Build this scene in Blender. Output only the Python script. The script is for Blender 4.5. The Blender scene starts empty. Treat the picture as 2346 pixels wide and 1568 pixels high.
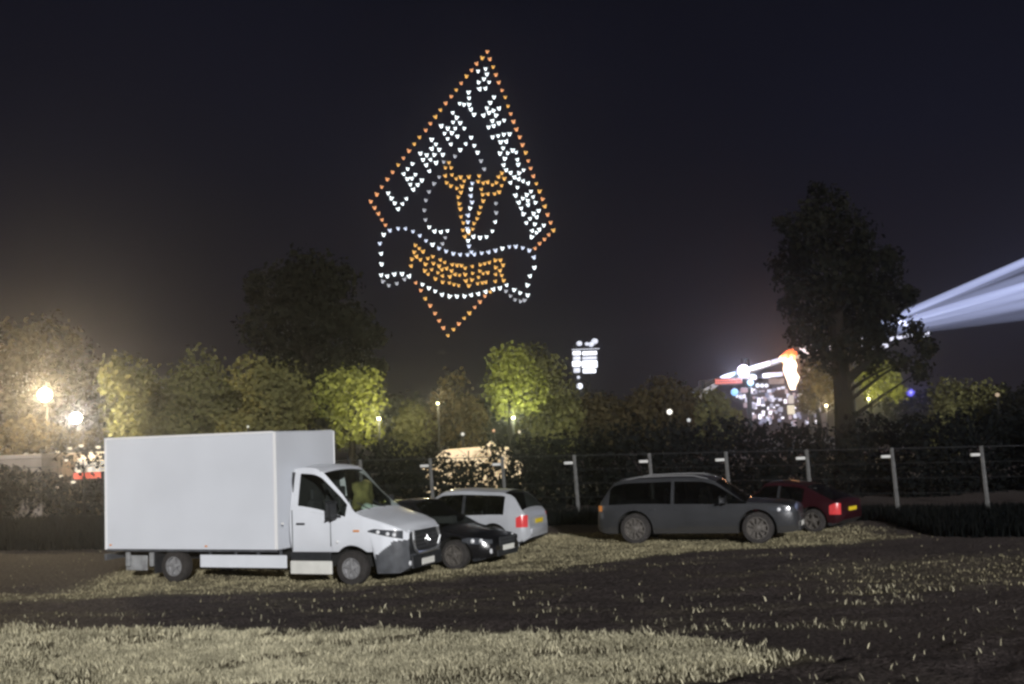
import bpy, bmesh, math, random
import numpy as np
from mathutils import Vector, Matrix, noise as mnoise

random.seed(7)
RNG = np.random.default_rng(11)
scene = bpy.context.scene
col = scene.collection

# ------------------------------------------------------------------ camera
W, H, F = 2346.0, 1568.0, 2607.0           # picture units used for reading positions off the photograph
CAM = Vector((0.0, 0.0, 2.84))
PITCH = math.atan((998 - H / 2) / F)
ROLL = math.radians(2.12)
FW = Vector((0, math.cos(PITCH), math.sin(PITCH)))
R0 = Vector((1, 0, 0))
U0 = Vector((0, -math.sin(PITCH), math.cos(PITCH)))
RT = R0 * math.cos(ROLL) - U0 * math.sin(ROLL)
UP = R0 * math.sin(ROLL) + U0 * math.cos(ROLL)
cd = bpy.data.cameras.new('camera')
cam = bpy.data.objects.new('camera', cd)
col.objects.link(cam)
cd.sensor_width = 36.0
cd.lens = 36.0 * F / W
cd.clip_start = 0.1
cd.clip_end = 4000
cam.matrix_world = Matrix(((RT.x, UP.x, -FW.x, CAM.x), (RT.y, UP.y, -FW.y, CAM.y), (RT.z, UP.z, -FW.z, CAM.z), (0, 0, 0, 1)))
scene.camera = cam

# ------------------------------------------------------------------ night sky, one low key light, exposure
world = bpy.data.worlds.new('World')
scene.world = world
world.use_nodes = True
nt = world.node_tree
nt.nodes.clear()
n_out = nt.nodes.new('ShaderNodeOutputWorld')
n_bg = nt.nodes.new('ShaderNodeBackground')
n_tc = nt.nodes.new('ShaderNodeTexCoord')
n_sep = nt.nodes.new('ShaderNodeSeparateXYZ')
n_rmp = nt.nodes.new('ShaderNodeValToRGB')
nt.links.new(n_tc.outputs['Generated'], n_sep.inputs[0])
nt.links.new(n_sep.outputs['Z'], n_rmp.inputs[0])
cr = n_rmp.color_ramp
cr.elements[0].position = 0.0
cr.elements[0].color = (0.0180, 0.0140, 0.0170, 1)
cr.elements[1].position = 0.60
cr.elements[1].color = (0.0027, 0.0032, 0.0062, 1)
e = cr.elements.new(0.10); e.color = (0.0098, 0.0078, 0.0128, 1)
e = cr.elements.new(0.24); e.color = (0.0056, 0.0058, 0.0122, 1)
n_noi = nt.nodes.new('ShaderNodeTexNoise')
n_noi.inputs['Scale'].default_value = 2.2
n_noi.inputs['Detail'].default_value = 3.0
nt.links.new(n_tc.outputs['Generated'], n_noi.inputs['Vector'])
n_mr = nt.nodes.new('ShaderNodeMapRange')
n_mr.inputs['From Min'].default_value = 0.3
n_mr.inputs['From Max'].default_value = 0.7
n_mr.inputs['To Min'].default_value = 0.72
n_mr.inputs['To Max'].default_value = 1.18
nt.links.new(n_noi.outputs['Fac'], n_mr.inputs['Value'])
nt.links.new(n_rmp.outputs['Color'], n_bg.inputs['Color'])
nt.links.new(n_mr.outputs['Result'], n_bg.inputs['Strength'])
nt.links.new(n_bg.outputs['Background'], n_out.inputs['Surface'])

SUN_EL = math.radians(13.0)
SUN_AZ = Vector((0.22, -0.975, 0)).normalized()       # towards the light: behind the camera
sd = bpy.data.lights.new('sun', 'SUN')
sd.energy = 3.4
sd.angle = math.radians(1.5)
sd.color = (1.0, 0.985, 0.97)
sun = bpy.data.objects.new('sun', sd)
col.objects.link(sun)
tol = SUN_AZ * math.cos(SUN_EL) + Vector((0, 0, math.sin(SUN_EL)))
sun.rotation_euler = tol.to_track_quat('Z', 'Y').to_euler()
sun.location = tol * 60

scene.view_settings.view_transform = 'Standard'
scene.view_settings.look = 'None'
scene.view_settings.exposure = 0.0
scene.view_settings.gamma = 1.0
scene.render.engine = 'CYCLES'
scene.cycles.use_denoising = True
scene.cycles.filter_width = 2.7
scene.cycles.max_bounces = 4
scene.cycles.diffuse_bounces = 2
scene.cycles.transparent_max_bounces = 12
scene.cycles.volume_bounces = 0
scene.cycles.sample_clamp_indirect = 3.0

# ------------------------------------------------------------------ positions
def ray(px, py):
    return FW + RT * ((px - W / 2) / F) - UP * ((py - H / 2) / F)

def at(px, py, Y):
    d = ray(px, py)
    return CAM + d * (Y / d.y)

def S(Y):                      # metres for one picture unit at depth Y
    return Y / F

def ss(a, b, x):
    t = min(1.0, max(0.0, (x - a) / (b - a)))
    return t * t * (3 - 2 * t)

def tz(x, y):
    z = 0.0
    k = ss(4, 10, y) * (1 - ss(45, 80, y))
    n = mnoise.noise(Vector((x * 0.35, y * 0.35, 3.1))) * 0.05 + mnoise.noise(Vector((x * 1.3, y * 1.3, 8.7))) * 0.022
    soil = ss(0.5, 2.5, x - (y - 13) * 2.1) * (1 - ss(19, 22, y))
    n += soil * (mnoise.noise(Vector((x * 2.4, y * 2.4, 1.7))) * 0.09 + abs(mnoise.noise(Vector((x * 5.5, y * 5.5, 5.7)))) * 0.06)
    n += ss(15.5, 17.5, y) * (1 - ss(24, 28, y)) * (mnoise.noise(Vector((x * 1.1, y * 3.0, 2.2))) * 0.05 + mnoise.noise(Vector((x * 4.5, y * 5.5, 9.2))) * 0.025)
    return z + n * k

def ground(px, py, z=None):
    d = ray(px, py)
    p = CAM.copy()
    zz = 0.0
    for _ in range(8):
        t = (zz - CAM.z) / d.z
        p = CAM + d * t
        zz = tz(p.x, p.y) if z is None else z
    return Vector((p.x, p.y, zz))

def interp(pts, x):
    if x <= pts[0][0]: return pts[0][1]
    for (a, va), (b, vb) in zip(pts, pts[1:]):
        if x <= b:
            return va + (vb - va) * (x - a) / (b - a)
    return pts[-1][1]

# ------------------------------------------------------------------ materials
MATS = {}
def mat(name, c=(0.5, 0.5, 0.5), rough=0.6, metal=0.0, spec=0.5, var=0.0, vscale=6.0, emit=None, es=1.0, coat=0.0, bump=0.0, alpha=1.0, attr=None):
    if name in MATS:
        return MATS[name]
    m = bpy.data.materials.new(name)
    m.use_nodes = True
    t = m.node_tree
    b = t.nodes['Principled BSDF']
    b.inputs['Base Color'].default_value = (*c, 1)
    b.inputs['Roughness'].default_value = rough
    b.inputs['Metallic'].default_value = metal
    b.inputs['Specular IOR Level'].default_value = spec
    b.inputs['Coat Weight'].default_value = coat
    b.inputs['Coat Roughness'].default_value = 0.08
    b.inputs['Alpha'].default_value = alpha
    if emit:
        b.inputs['Emission Color'].default_value = (*emit, 1)
        b.inputs['Emission Strength'].default_value = es
    if var or bump:
        tc = t.nodes.new('ShaderNodeTexCoord')
        no = t.nodes.new('ShaderNodeTexNoise')
        no.inputs['Scale'].default_value = vscale
        no.inputs['Detail'].default_value = 5
        t.links.new(tc.outputs['Object'], no.inputs['Vector'])
        if var:
            mx = t.nodes.new('ShaderNodeMix'); mx.data_type = 'RGBA'
            mx.inputs[6].default_value = (*[v * (1 - var) for v in c], 1)
            mx.inputs[7].default_value = (*[min(1, v * (1 + var)) for v in c], 1)
            mr = t.nodes.new('ShaderNodeMapRange')
            mr.inputs['From Min'].default_value = 0.3; mr.inputs['From Max'].default_value = 0.7
            t.links.new(no.outputs['Fac'], mr.inputs['Value'])
            t.links.new(mr.outputs['Result'], mx.inputs[0])
            t.links.new(mx.outputs[2], b.inputs['Base Color'])
        if bump:
            bp = t.nodes.new('ShaderNodeBump')
            bp.inputs['Strength'].default_value = bump
            bp.inputs['Distance'].default_value = 0.01
            t.links.new(no.outputs['Fac'], bp.inputs['Height'])
            t.links.new(bp.outputs['Normal'], b.inputs['Normal'])
    MATS[name] = m
    return m

def leafmat(name, lo, hi, trans=0.4):
    if name in MATS:
        return MATS[name]
    m = bpy.data.materials.new(name); m.use_nodes = True
    t = m.node_tree; t.nodes.clear()
    o = t.nodes.new('ShaderNodeOutputMaterial')
    at_ = t.nodes.new('ShaderNodeAttribute'); at_.attribute_name = 'tone'
    mx = t.nodes.new('ShaderNodeMix'); mx.data_type = 'RGBA'
    mx.inputs[6].default_value = (*lo, 1); mx.inputs[7].default_value = (*hi, 1)
    t.links.new(at_.outputs['Fac'], mx.inputs[0])
    d = t.nodes.new('ShaderNodeBsdfDiffuse'); tr = t.nodes.new('ShaderNodeBsdfTranslucent')
    t.links.new(mx.outputs[2], d.inputs['Color']); t.links.new(mx.outputs[2], tr.inputs['Color'])
    ms = t.nodes.new('ShaderNodeMixShader'); ms.inputs[0].default_value = trans
    t.links.new(d.outputs[0], ms.inputs[1]); t.links.new(tr.outputs[0], ms.inputs[2])
    t.links.new(ms.outputs[0], o.inputs['Surface'])
    MATS[name] = m
    return m

def emat(name, c, s):
    return mat(name, (0.02, 0.02, 0.02), 0.5, emit=c, es=s)

def glassmat(name, tint=0.35, rough=0.03):
    if name in MATS:
        return MATS[name]
    m = bpy.data.materials.new(name); m.use_nodes = True
    t = m.node_tree; t.nodes.clear()
    o = t.nodes.new('ShaderNodeOutputMaterial')
    tp = t.nodes.new('ShaderNodeBsdfTransparent'); tp.inputs[0].default_value = (tint, tint * 1.06, tint, 1)
    gl = t.nodes.new('ShaderNodeBsdfGlossy'); gl.inputs['Roughness'].default_value = rough
    lw = t.nodes.new('ShaderNodeLayerWeight'); lw.inputs[0].default_value = .5
    pw = t.nodes.new('ShaderNodeMath'); pw.operation = 'POWER'; pw.inputs[1].default_value = 4.0
    t.links.new(lw.outputs['Facing'], pw.inputs[0])
    fr = t.nodes.new('ShaderNodeMath'); fr.operation = 'MULTIPLY_ADD'; fr.inputs[1].default_value = .75; fr.inputs[2].default_value = .05
    t.links.new(pw.outputs[0], fr.inputs[0])
    ms = t.nodes.new('ShaderNodeMixShader')
    t.links.new(fr.outputs[0], ms.inputs[0]); t.links.new(tp.outputs[0], ms.inputs[1]); t.links.new(gl.outputs[0], ms.inputs[2])
    t.links.new(ms.outputs[0], o.inputs['Surface'])
    MATS[name] = m
    return m

# ------------------------------------------------------------------ mesh helpers
class MB:
    def __init__(s):
        s.v = []; s.f = []; s.mi = []
    def add(s, vs, fs, mi=0):
        o = len(s.v)
        s.v += [tuple(p) for p in vs]
        s.f += [tuple(i + o for i in f) for f in fs]
        s.mi += [mi] * len(fs)
        return s
    def box(s, x0, x1, y0, y1, z0, z1, b=0.0, mi=0):
        if b > 0:
            b = min(b, abs(x1 - x0) * .45, abs(y1 - y0) * .45, abs(z1 - z0) * .45)
            bm = bmesh.new()
            bmesh.ops.create_cube(bm, size=1.0)
            for v in bm.verts:
                v.co = Vector(((x0 + x1) / 2 + v.co.x * (x1 - x0), (y0 + y1) / 2 + v.co.y * (y1 - y0), (z0 + z1) / 2 + v.co.z * (z1 - z0)))
            bmesh.ops.bevel(bm, geom=bm.edges[:] + bm.verts[:], offset=b, segments=2, profile=0.5, affect='EDGES')
            bm.verts.index_update()
            s.add([v.co[:] for v in bm.verts], [[v.index for v in f.verts] for f in bm.faces], mi)
            bm.free()
            return s
        vs = [(x0, y0, z0), (x1, y0, z0), (x1, y1, z0), (x0, y1, z0), (x0, y0, z1), (x1, y0, z1), (x1, y1, z1), (x0, y1, z1)]
        return s.add(vs, [(3, 2, 1, 0), (4, 5, 6, 7), (0, 1, 5, 4), (1, 2, 6, 5), (2, 3, 7, 6), (3, 0, 4, 7)], mi)
    def tube(s, pts, rads, n=8, cap=True, mi=0):
        pts = [Vector(p) for p in pts]
        if not hasattr(rads, '__len__'):
            rads = [rads] * len(pts)
        vs = []; fs = []
        ref = Vector((0, 0, 1))
        for i, p in enumerate(pts):
            d = (pts[min(i + 1, len(pts) - 1)] - pts[max(i - 1, 0)]).normalized()
            r = ref if abs(d.dot(ref)) < 0.95 else Vector((1, 0, 0))
            a = d.cross(r).normalized(); b = d.cross(a).normalized()
            for k in range(n):
                t = 2 * math.pi * k / n
                vs.append(p + (a * math.cos(t) + b * math.sin(t)) * rads[i])
        for i in range(len(pts) - 1):
            for k in range(n):
                k2 = (k + 1) % n
                fs.append((i * n + k, i * n + k2, (i + 1) * n + k2, (i + 1) * n + k))
        if cap:
            fs.append(tuple(range(n))[::-1]); fs.append(tuple(range((len(pts) - 1) * n, len(pts) * n)))
        return s.add(vs, fs, mi)
    def lathe(s, prof, n=24, axis='y', c=(0, 0, 0), mi=0):   # prof: (radius, along)
        vs = []; fs = []
        for r, a in prof:
            for k in range(n):
                t = 2 * math.pi * k / n
                p = (r * math.cos(t), a, r * math.sin(t)) if axis == 'y' else ((r * math.cos(t), r * math.sin(t), a) if axis == 'z' else (a, r * math.cos(t), r * math.sin(t)))
                vs.append((p[0] + c[0], p[1] + c[1], p[2] + c[2]))
        for i in range(len(prof) - 1):
            for k in range(n):
                k2 = (k + 1) % n
                fs.append((i * n + k, i * n + k2, (i + 1) * n + k2, (i + 1) * n + k))
        return s.add(vs, fs, mi)
    def ball(s, c, r, sub=1, sc=(1, 1, 1), mi=0):
        bm = bmesh.new(); bmesh.ops.create_icosphere(bm, subdivisions=sub, radius=1.0)
        bm.verts.index_update()
        s.add([(c[0] + v.co.x * r * sc[0], c[1] + v.co.y * r * sc[1], c[2] + v.co.z * r * sc[2]) for v in bm.verts], [[v.index for v in f.verts] for f in bm.faces], mi)
        bm.free()
        return s
    def extrude_poly(s, pts2, y0, y1, mi=0):                  # polygon in x,z pulled along y
        n = len(pts2)
        vs = [(p[0], y0, p[1]) for p in pts2] + [(p[0], y1, p[1]) for p in pts2]
        fs = [tuple(range(n)), tuple(range(2 * n - 1, n - 1, -1))]
        for i in range(n):
            j = (i + 1) % n
            fs.append((i, i + n, j + n, j))
        return s.add(vs, fs, mi)
    def build(s, name, material, parent=None, smooth=False, sharp=35):
        me = bpy.data.meshes.new(name)
        me.from_pydata(s.v, [], s.f)
        ms = material if isinstance(material, (list, tuple)) else [material]
        for m in ms:
            me.materials.append(m)
        if len(ms) > 1:
            me.polygons.foreach_set('material_index', s.mi)
        bm = bmesh.new(); bm.from_mesh(me)
        bmesh.ops.remove_doubles(bm, verts=bm.verts, dist=1e-5)
        bmesh.ops.recalc_face_normals(bm, faces=bm.faces)
        bm.to_mesh(me); bm.free()
        if smooth:
            me.polygons.foreach_set('use_smooth', [True] * len(me.polygons))
            me.set_sharp_from_angle(angle=math.radians(sharp))
        o = bpy.data.objects.new(name, me)
        col.objects.link(o)
        if parent is not None:
            o.parent = parent
        return o

def empty(name, loc=(0, 0, 0), rz=0.0):
    o = bpy.data.objects.new(name, None)
    o.empty_display_size = 0.3
    col.objects.link(o)
    o.location = loc
    o.rotation_euler = (0, 0, rz)
    return o

def tag(o, label=None, cat=None, group=None, kind=None):
    if label: o['label'] = label
    if cat: o['category'] = cat
    if group: o['group'] = group
    if kind: o['kind'] = kind
    return o

def point_light(name, loc, power, color, r=0.15, parent=None):
    l = bpy.data.lights.new(name, 'POINT')
    l.energy = power; l.color = color; l.shadow_soft_size = r
    o = bpy.data.objects.new(name, l)
    col.objects.link(o)
    o.location = loc
    if parent is not None:
        o.parent = parent
    return o

def raw_mesh(name, V, Fc, material, parent=None, tone=None):
    me = bpy.data.meshes.new(name)
    nv, nf, k = len(V), len(Fc), Fc.shape[1]
    me.vertices.add(nv); me.vertices.foreach_set('co', np.ascontiguousarray(V, dtype=np.float32).ravel())
    me.loops.add(nf * k); me.loops.foreach_set('vertex_index', np.ascontiguousarray(Fc, dtype=np.int32).ravel())
    me.polygons.add(nf); me.polygons.foreach_set('loop_start', np.arange(0, nf * k, k, dtype=np.int32))
    me.polygons.foreach_set('loop_total', np.full(nf, k, dtype=np.int32))
    if tone is not None:
        a = me.attributes.new('tone', 'FLOAT', 'POINT')
        a.data.foreach_set('value', np.ascontiguousarray(tone, dtype=np.float32))
    me.update(calc_edges=True)
    me.materials.append(material)
    o = bpy.data.objects.new(name, me)
    col.objects.link(o)
    if parent is not None:
        o.parent = parent
    return o

# ------------------------------------------------------------------ ground
# strip of dark churned soil between the near grass and the parked vehicles, read off the photograph
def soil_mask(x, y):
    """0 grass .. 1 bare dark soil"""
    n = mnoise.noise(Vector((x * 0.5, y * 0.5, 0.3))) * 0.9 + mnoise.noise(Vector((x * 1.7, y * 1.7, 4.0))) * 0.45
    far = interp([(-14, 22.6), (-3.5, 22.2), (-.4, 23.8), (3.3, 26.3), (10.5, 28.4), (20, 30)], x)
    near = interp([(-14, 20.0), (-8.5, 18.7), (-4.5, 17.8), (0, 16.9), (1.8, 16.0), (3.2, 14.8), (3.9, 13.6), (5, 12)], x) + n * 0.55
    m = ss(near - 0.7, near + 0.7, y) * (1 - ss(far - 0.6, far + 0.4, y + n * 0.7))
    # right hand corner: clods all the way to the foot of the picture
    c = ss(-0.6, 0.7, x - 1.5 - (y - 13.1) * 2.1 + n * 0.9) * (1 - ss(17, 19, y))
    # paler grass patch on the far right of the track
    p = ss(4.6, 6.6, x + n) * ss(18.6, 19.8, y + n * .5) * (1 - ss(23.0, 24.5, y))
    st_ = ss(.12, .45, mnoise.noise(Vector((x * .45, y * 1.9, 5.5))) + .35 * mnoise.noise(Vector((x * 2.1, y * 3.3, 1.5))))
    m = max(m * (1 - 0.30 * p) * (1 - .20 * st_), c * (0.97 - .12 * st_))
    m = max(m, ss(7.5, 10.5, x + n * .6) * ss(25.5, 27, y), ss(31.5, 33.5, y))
    # dark ground tone also beyond the fence line and left of the van
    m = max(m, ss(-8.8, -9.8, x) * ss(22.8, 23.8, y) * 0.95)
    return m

def axis_vals(lo, hi, step, outs):
    a = [lo + i * step for i in range(int(round((hi - lo) / step)) + 1)]
    return sorted(set([-o for o in outs] + a + list(outs)))
gx = [-700, -400, -200, -100, -60, -40, -30, -24, -20, -17] + [(-14.5 + i * 0.14) for i in range(int(29.2 / 0.14) + 1)] + [17, 20, 24, 30, 40, 60, 100, 200, 400, 700]
gy = [-60, -30, -15, -6, 0, 3, 6, 9] + [11.0 + i * 0.14 for i in range(int(25 / 0.14) + 1)] + [37, 39, 42, 46, 52, 60, 75, 100, 140, 200, 300, 450, 700]
gv = np.empty((len(gy) * len(gx), 3), dtype=np.float32); gs = np.empty(len(gy) * len(gx), dtype=np.float32)
k = 0
for y in gy:
    for x in gx:
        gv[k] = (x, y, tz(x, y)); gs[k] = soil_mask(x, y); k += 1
nx = len(gx)
ii, jj = np.meshgrid(np.arange(len(gy) - 1), np.arange(nx - 1), indexing='ij')
b0 = (ii * nx + jj).ravel()
gf = np.stack([b0, b0 + 1, b0 + nx + 1, b0 + nx], axis=1)

gm = bpy.data.materials.new('field_soil_and_grass'); gm.use_nodes = True
t = gm.node_tree; pb = t.nodes['Principled BSDF']
pb.inputs['Roughness'].default_value = 0.95; pb.inputs['Specular IOR Level'].default_value = 0.1
a_ = t.nodes.new('ShaderNodeAttribute'); a_.attribute_name = 'tone'
tc = t.nodes.new('ShaderNodeTexCoord')
def tnoise(sc, det=6, rough=0.6):
    n = t.nodes.new('ShaderNodeTexNoise'); n.inputs['Scale'].default_value = sc; n.inputs['Detail'].default_value = det
    n.inputs['Roughness'].default_value = rough
    t.links.new(tc.outputs['Object'], n.inputs['Vector']); return n
n1 = tnoise(2.5); n2 = tnoise(14); n3 = tnoise(45, 4)
def tmix(f, c1, c2):
    m = t.nodes.new('ShaderNodeMix'); m.data_type = 'RGBA'
    for sck, c in ((6, c1), (7, c2)):
        if isinstance(c, tuple): m.inputs[sck].default_value = (*c, 1)
        else: t.links.new(c, m.inputs[sck])
    t.links.new(f, m.inputs[0]); return m.outputs[2]
def tramp(f, a, b):
    r = t.nodes.new('ShaderNodeMapRange'); r.inputs['From Min'].default_value = a; r.inputs['From Max'].default_value = b
    t.links.new(f, r.inputs['Value']); return r.outputs['Result']
grass_c = tmix(tramp(n2.outputs['Fac'], .35, .65), (0.075, 0.066, 0.042), (0.32, 0.285, 0.19))
grass_c = tmix(tramp(n1.outputs['Fac'], .45, .7), grass_c, (0.17, 0.145, 0.10))
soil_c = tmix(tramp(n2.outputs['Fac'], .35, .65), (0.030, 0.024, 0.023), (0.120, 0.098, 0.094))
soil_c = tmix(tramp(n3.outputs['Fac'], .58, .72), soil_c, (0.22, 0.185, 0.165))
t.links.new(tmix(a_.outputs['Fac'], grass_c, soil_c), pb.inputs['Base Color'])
bp = t.nodes.new('ShaderNodeBump'); bp.inputs['Strength'].default_value = 1.0; bp.inputs['Distance'].default_value = 0.09
t.links.new(n2.outputs['Fac'], bp.inputs['Height']); t.links.new(bp.outputs['Normal'], pb.inputs['Normal'])
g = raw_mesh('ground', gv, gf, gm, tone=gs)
tag(g, 'uneven field of dry grass with a dark churned soil track', kind='structure')
g.data.polygons.foreach_set('use_smooth', [True] * len(g.data.polygons))

# grass blades
def grass_field(name, label, n, xr, yr, hgt, wid, keep, m):
    X = []; 
    while len(X) < n:
        x = random.uniform(*xr); y = random.uniform(*yr)
        if abs(x) > 0.49 * y + 0.6: 
            continue
        if random.random() < keep(x, y):
            X.append((x, y, tz(x, y)))
    P = np.array(X); n = len(P)
    clump = np.array([0.5 + 0.5 * mnoise.noise(Vector((p[0] * 1.6, p[1] * 1.6, 2.0))) + 0.35 * mnoise.noise(Vector((p[0] * 5, p[1] * 5, 6.0))) for p in X])
    h = hgt * (0.45 + 0.9 * RNG.random(n)) * (0.55 + 0.75 * clump.clip(0, 1.3))
    w = wid * (0.6 + 0.8 * RNG.random(n))
    a = RNG.random(n) * 2 * np.pi; b = RNG.random(n) * 2 * np.pi
    lean = h * (0.15 + 0.55 * RNG.random(n))
    dx, dy = np.cos(a) * w, np.sin(a) * w
    lx, ly = np.cos(b) * lean, np.sin(b) * lean
    V = np.zeros((n, 4, 3))
    V[:, 0] = P + np.stack([-dx, -dy, -0.01 + 0 * h], 1)
    V[:, 1] = P + np.stack([dx, dy, -0.01 + 0 * h], 1)
    V[:, 2] = P + np.stack([lx * .4 + dx * .7, ly * .4 + dy * .7, h * .62], 1)
    V[:, 3] = P + np.stack([lx, ly, h], 1)
    base = np.arange(n) * 4
    Fc = np.concatenate([np.stack([base, base + 1, base + 2], 1), np.stack([base, base + 2, base + 3], 1)])
    tone = np.repeat((0.16 + 0.95 * RNG.random(n) ** 0.8 * (0.3 + 0.95 * clump.clip(0, 1.2))).clip(0, 1), 4)
    o = raw_mesh(name, V.reshape(-1, 3), Fc, m, tone=tone)
    return tag(o, label, 'grass', kind='stuff')

gl = leafmat('dry_grass', (0.045, 0.042, 0.024), (0.86, 0.80, 0.57), 0.15)
def tuft(x, y):
    n = mnoise.noise(Vector((x * .8, y * 1.5, 1.0))) + .7 * mnoise.noise(Vector((x * 3.1, y * 4.2, 7.0)))
    return ss(-.22, .38, n)
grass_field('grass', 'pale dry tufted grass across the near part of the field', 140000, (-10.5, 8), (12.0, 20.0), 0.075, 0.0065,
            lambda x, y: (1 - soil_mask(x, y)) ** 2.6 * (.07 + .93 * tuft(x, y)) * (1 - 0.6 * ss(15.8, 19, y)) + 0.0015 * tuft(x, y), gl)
gl2 = leafmat('short_grass', (0.035, 0.032, 0.02), (0.50, 0.45, 0.29), 0.15)
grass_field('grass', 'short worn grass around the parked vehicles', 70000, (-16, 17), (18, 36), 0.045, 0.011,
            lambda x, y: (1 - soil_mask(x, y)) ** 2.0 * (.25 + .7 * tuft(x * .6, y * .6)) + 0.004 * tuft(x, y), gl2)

# ------------------------------------------------------------------ vehicles
def interp_s(pts, x, d=0.05):          # lightly rounded
    return (interp(pts, x - d) + 2 * interp(pts, x) + interp(pts, x + d)) / 4

class Loft:
    """body shell lofted along x; faces are dealt out to named parts by a function"""
    def __init__(s, x0, x1, zlow, zbelt, zroof, wmax, axles, arch_r, wheel_z, extra=(), tumble=0.80, crown=0.035, nst=46, nu=16):
        s.__dict__.update(locals())
        xs = set(round(x0 + (x1 - x0) * i / nst, 4) for i in range(nst + 1))
        for ax in axles:
            for k in range(0, 19):
                xs.add(round(ax - arch_r * math.cos(math.pi * k / 18), 4))
            xs.add(round(ax - arch_r - 0.004, 4)); xs.add(round(ax + arch_r + 0.004, 4))
        for e_ in extra: xs.add(round(e_, 4))
        for d in (0.015, 0.04, 0.08):
            xs.add(round(x0 + d, 4)); xs.add(round(x1 - d, 4))
        s.xs = sorted(x for x in xs if x0 - 1e-6 <= x <= x1 + 1e-6)
        s.U = [k / s.nu for k in range(s.nu + 1)]
        s.V = [.1, .3, .5, .7, .86, 1.0]
        s.T = [.97, .9, .72, .48, .24, 0.0]
    def low(s, x):
        z = interp(s.zlow, x)
        for ax in s.axles:
            d = abs(x - ax)
            if d < s.arch_r:
                z = max(z, s.wheel_z + math.sqrt(max(0, s.arch_r ** 2 - d * d)))
        return z
    def hw(s, x, u):
        w = interp_s(s.wmax, x, 0.03)
        return w * (1 - 0.10 * (1 - u) ** 3 - 0.045 * u ** 3)
    def ring(s, x):
        zl = s.low(x); zb_ = interp_s(s.zbelt, x); zl = min(zl, zb_ - 0.03)
        zr = max(interp_s(s.zroof, x), zb_ + 0.004)
        base = interp(s.zlow, x)
        pts = [(0.0, zl, 'floor', 0)]
        for u in s.U:
            z = zl + (zb_ - zl) * u
            ua = (z - base) / max(0.05, zb_ - base)
            pts.append((s.hw(x, ua), z, 'side', u))
        wb = s.hw(x, 1.0)
        g = min(1.0, (zr - zb_) / 0.45)
        wr = wb * (1 - (1 - s.tumble) * g) - 0.012
        for v in s.V:
            z = zb_ + (zr - zb_) * v
            w = wb - (wb - wr) * (v ** 1.15)
            if g > .5 and v == 1.0: w -= 0.02
            pts.append((w, z, 'green', v))
        wt = pts[-1][0]
        for tt in s.T:
            pts.append((wt * tt, zr + s.crown * (1 - tt ** 2.2), 'top', tt))
        return pts
    def patch(s, x0, x1, zlo, zhi, sg, off=.006, n=14, m=4):
        mb = MB(); vs = []
        for i in range(n + 1):
            x = x0 + (x1 - x0) * i / n
            base = interp(s.zlow, x); zb_ = interp_s(s.zbelt, x)
            for j in range(m + 1):
                z = zlo(x) + (zhi(x) - zlo(x)) * j / m
                w = s.hw(x, min(1, max(0, (z - base) / max(.05, zb_ - base)))) + off
                vs.append((x, sg * w, z))
        fs = [(i * (m + 1) + j, (i + 1) * (m + 1) + j, (i + 1) * (m + 1) + j + 1, i * (m + 1) + j + 1) for i in range(n) for j in range(m)]
        return mb.add(vs, fs)
    def split(s, fn, cap=True):
        rings = [s.ring(x) for x in s.xs]
        parts = {}
        for sg in (1, -1):
            for i in range(len(rings) - 1):
                a, b = rings[i], rings[i + 1]; xa, xb = s.xs[i], s.xs[i + 1]
                for j in range(len(a) - 1):
                    q = [(xa, sg * a[j][0], a[j][1]), (xb, sg * b[j][0], b[j][1]), (xb, sg * b[j + 1][0], b[j + 1][1]), (xa, sg * a[j + 1][0], a[j + 1][1])]
                    zc = sum(p[2] for p in q) / 4
                    kind = 'floor' if j == 0 else a[j + 1][2]; par = (a[j][3] + a[j + 1][3]) / 2 if a[j][2] == kind else a[j + 1][3] / 2
                    r = fn(kind, (xa + xb) / 2, par, zc, sg)
                    nm, off = (r, 0.0) if isinstance(r, str) else r
                    if off:
                        q = [(p[0], p[1] + sg * off, p[2]) for p in q] if kind != 'top' else [(p[0], p[1], p[2] + off) for p in q]
                    parts.setdefault(nm, MB()).add(q, [(0, 1, 2, 3)])
        if cap:
            for i, xe in ((0, s.xs[0]), (-1, s.xs[-1])):
                r = rings[i]
                for sg in (1, -1):
                    for j in range(len(r) - 1):
                        q = [(xe, 0, r[j][1]), (xe, sg * r[j][0], r[j][1]), (xe, sg * r[j + 1][0], r[j + 1][1]), (xe, 0, r[j + 1][1])]
                        zc = (r[j][1] + r[j + 1][1]) / 2
                        k = fn('rear' if i == 0 else 'front', xe, 0, zc, sg)
                        k = k if isinstance(k, str) else k[0]
                        parts.setdefault(k, MB()).add(q, [(0, 1, 2, 3)])
        return parts

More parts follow.
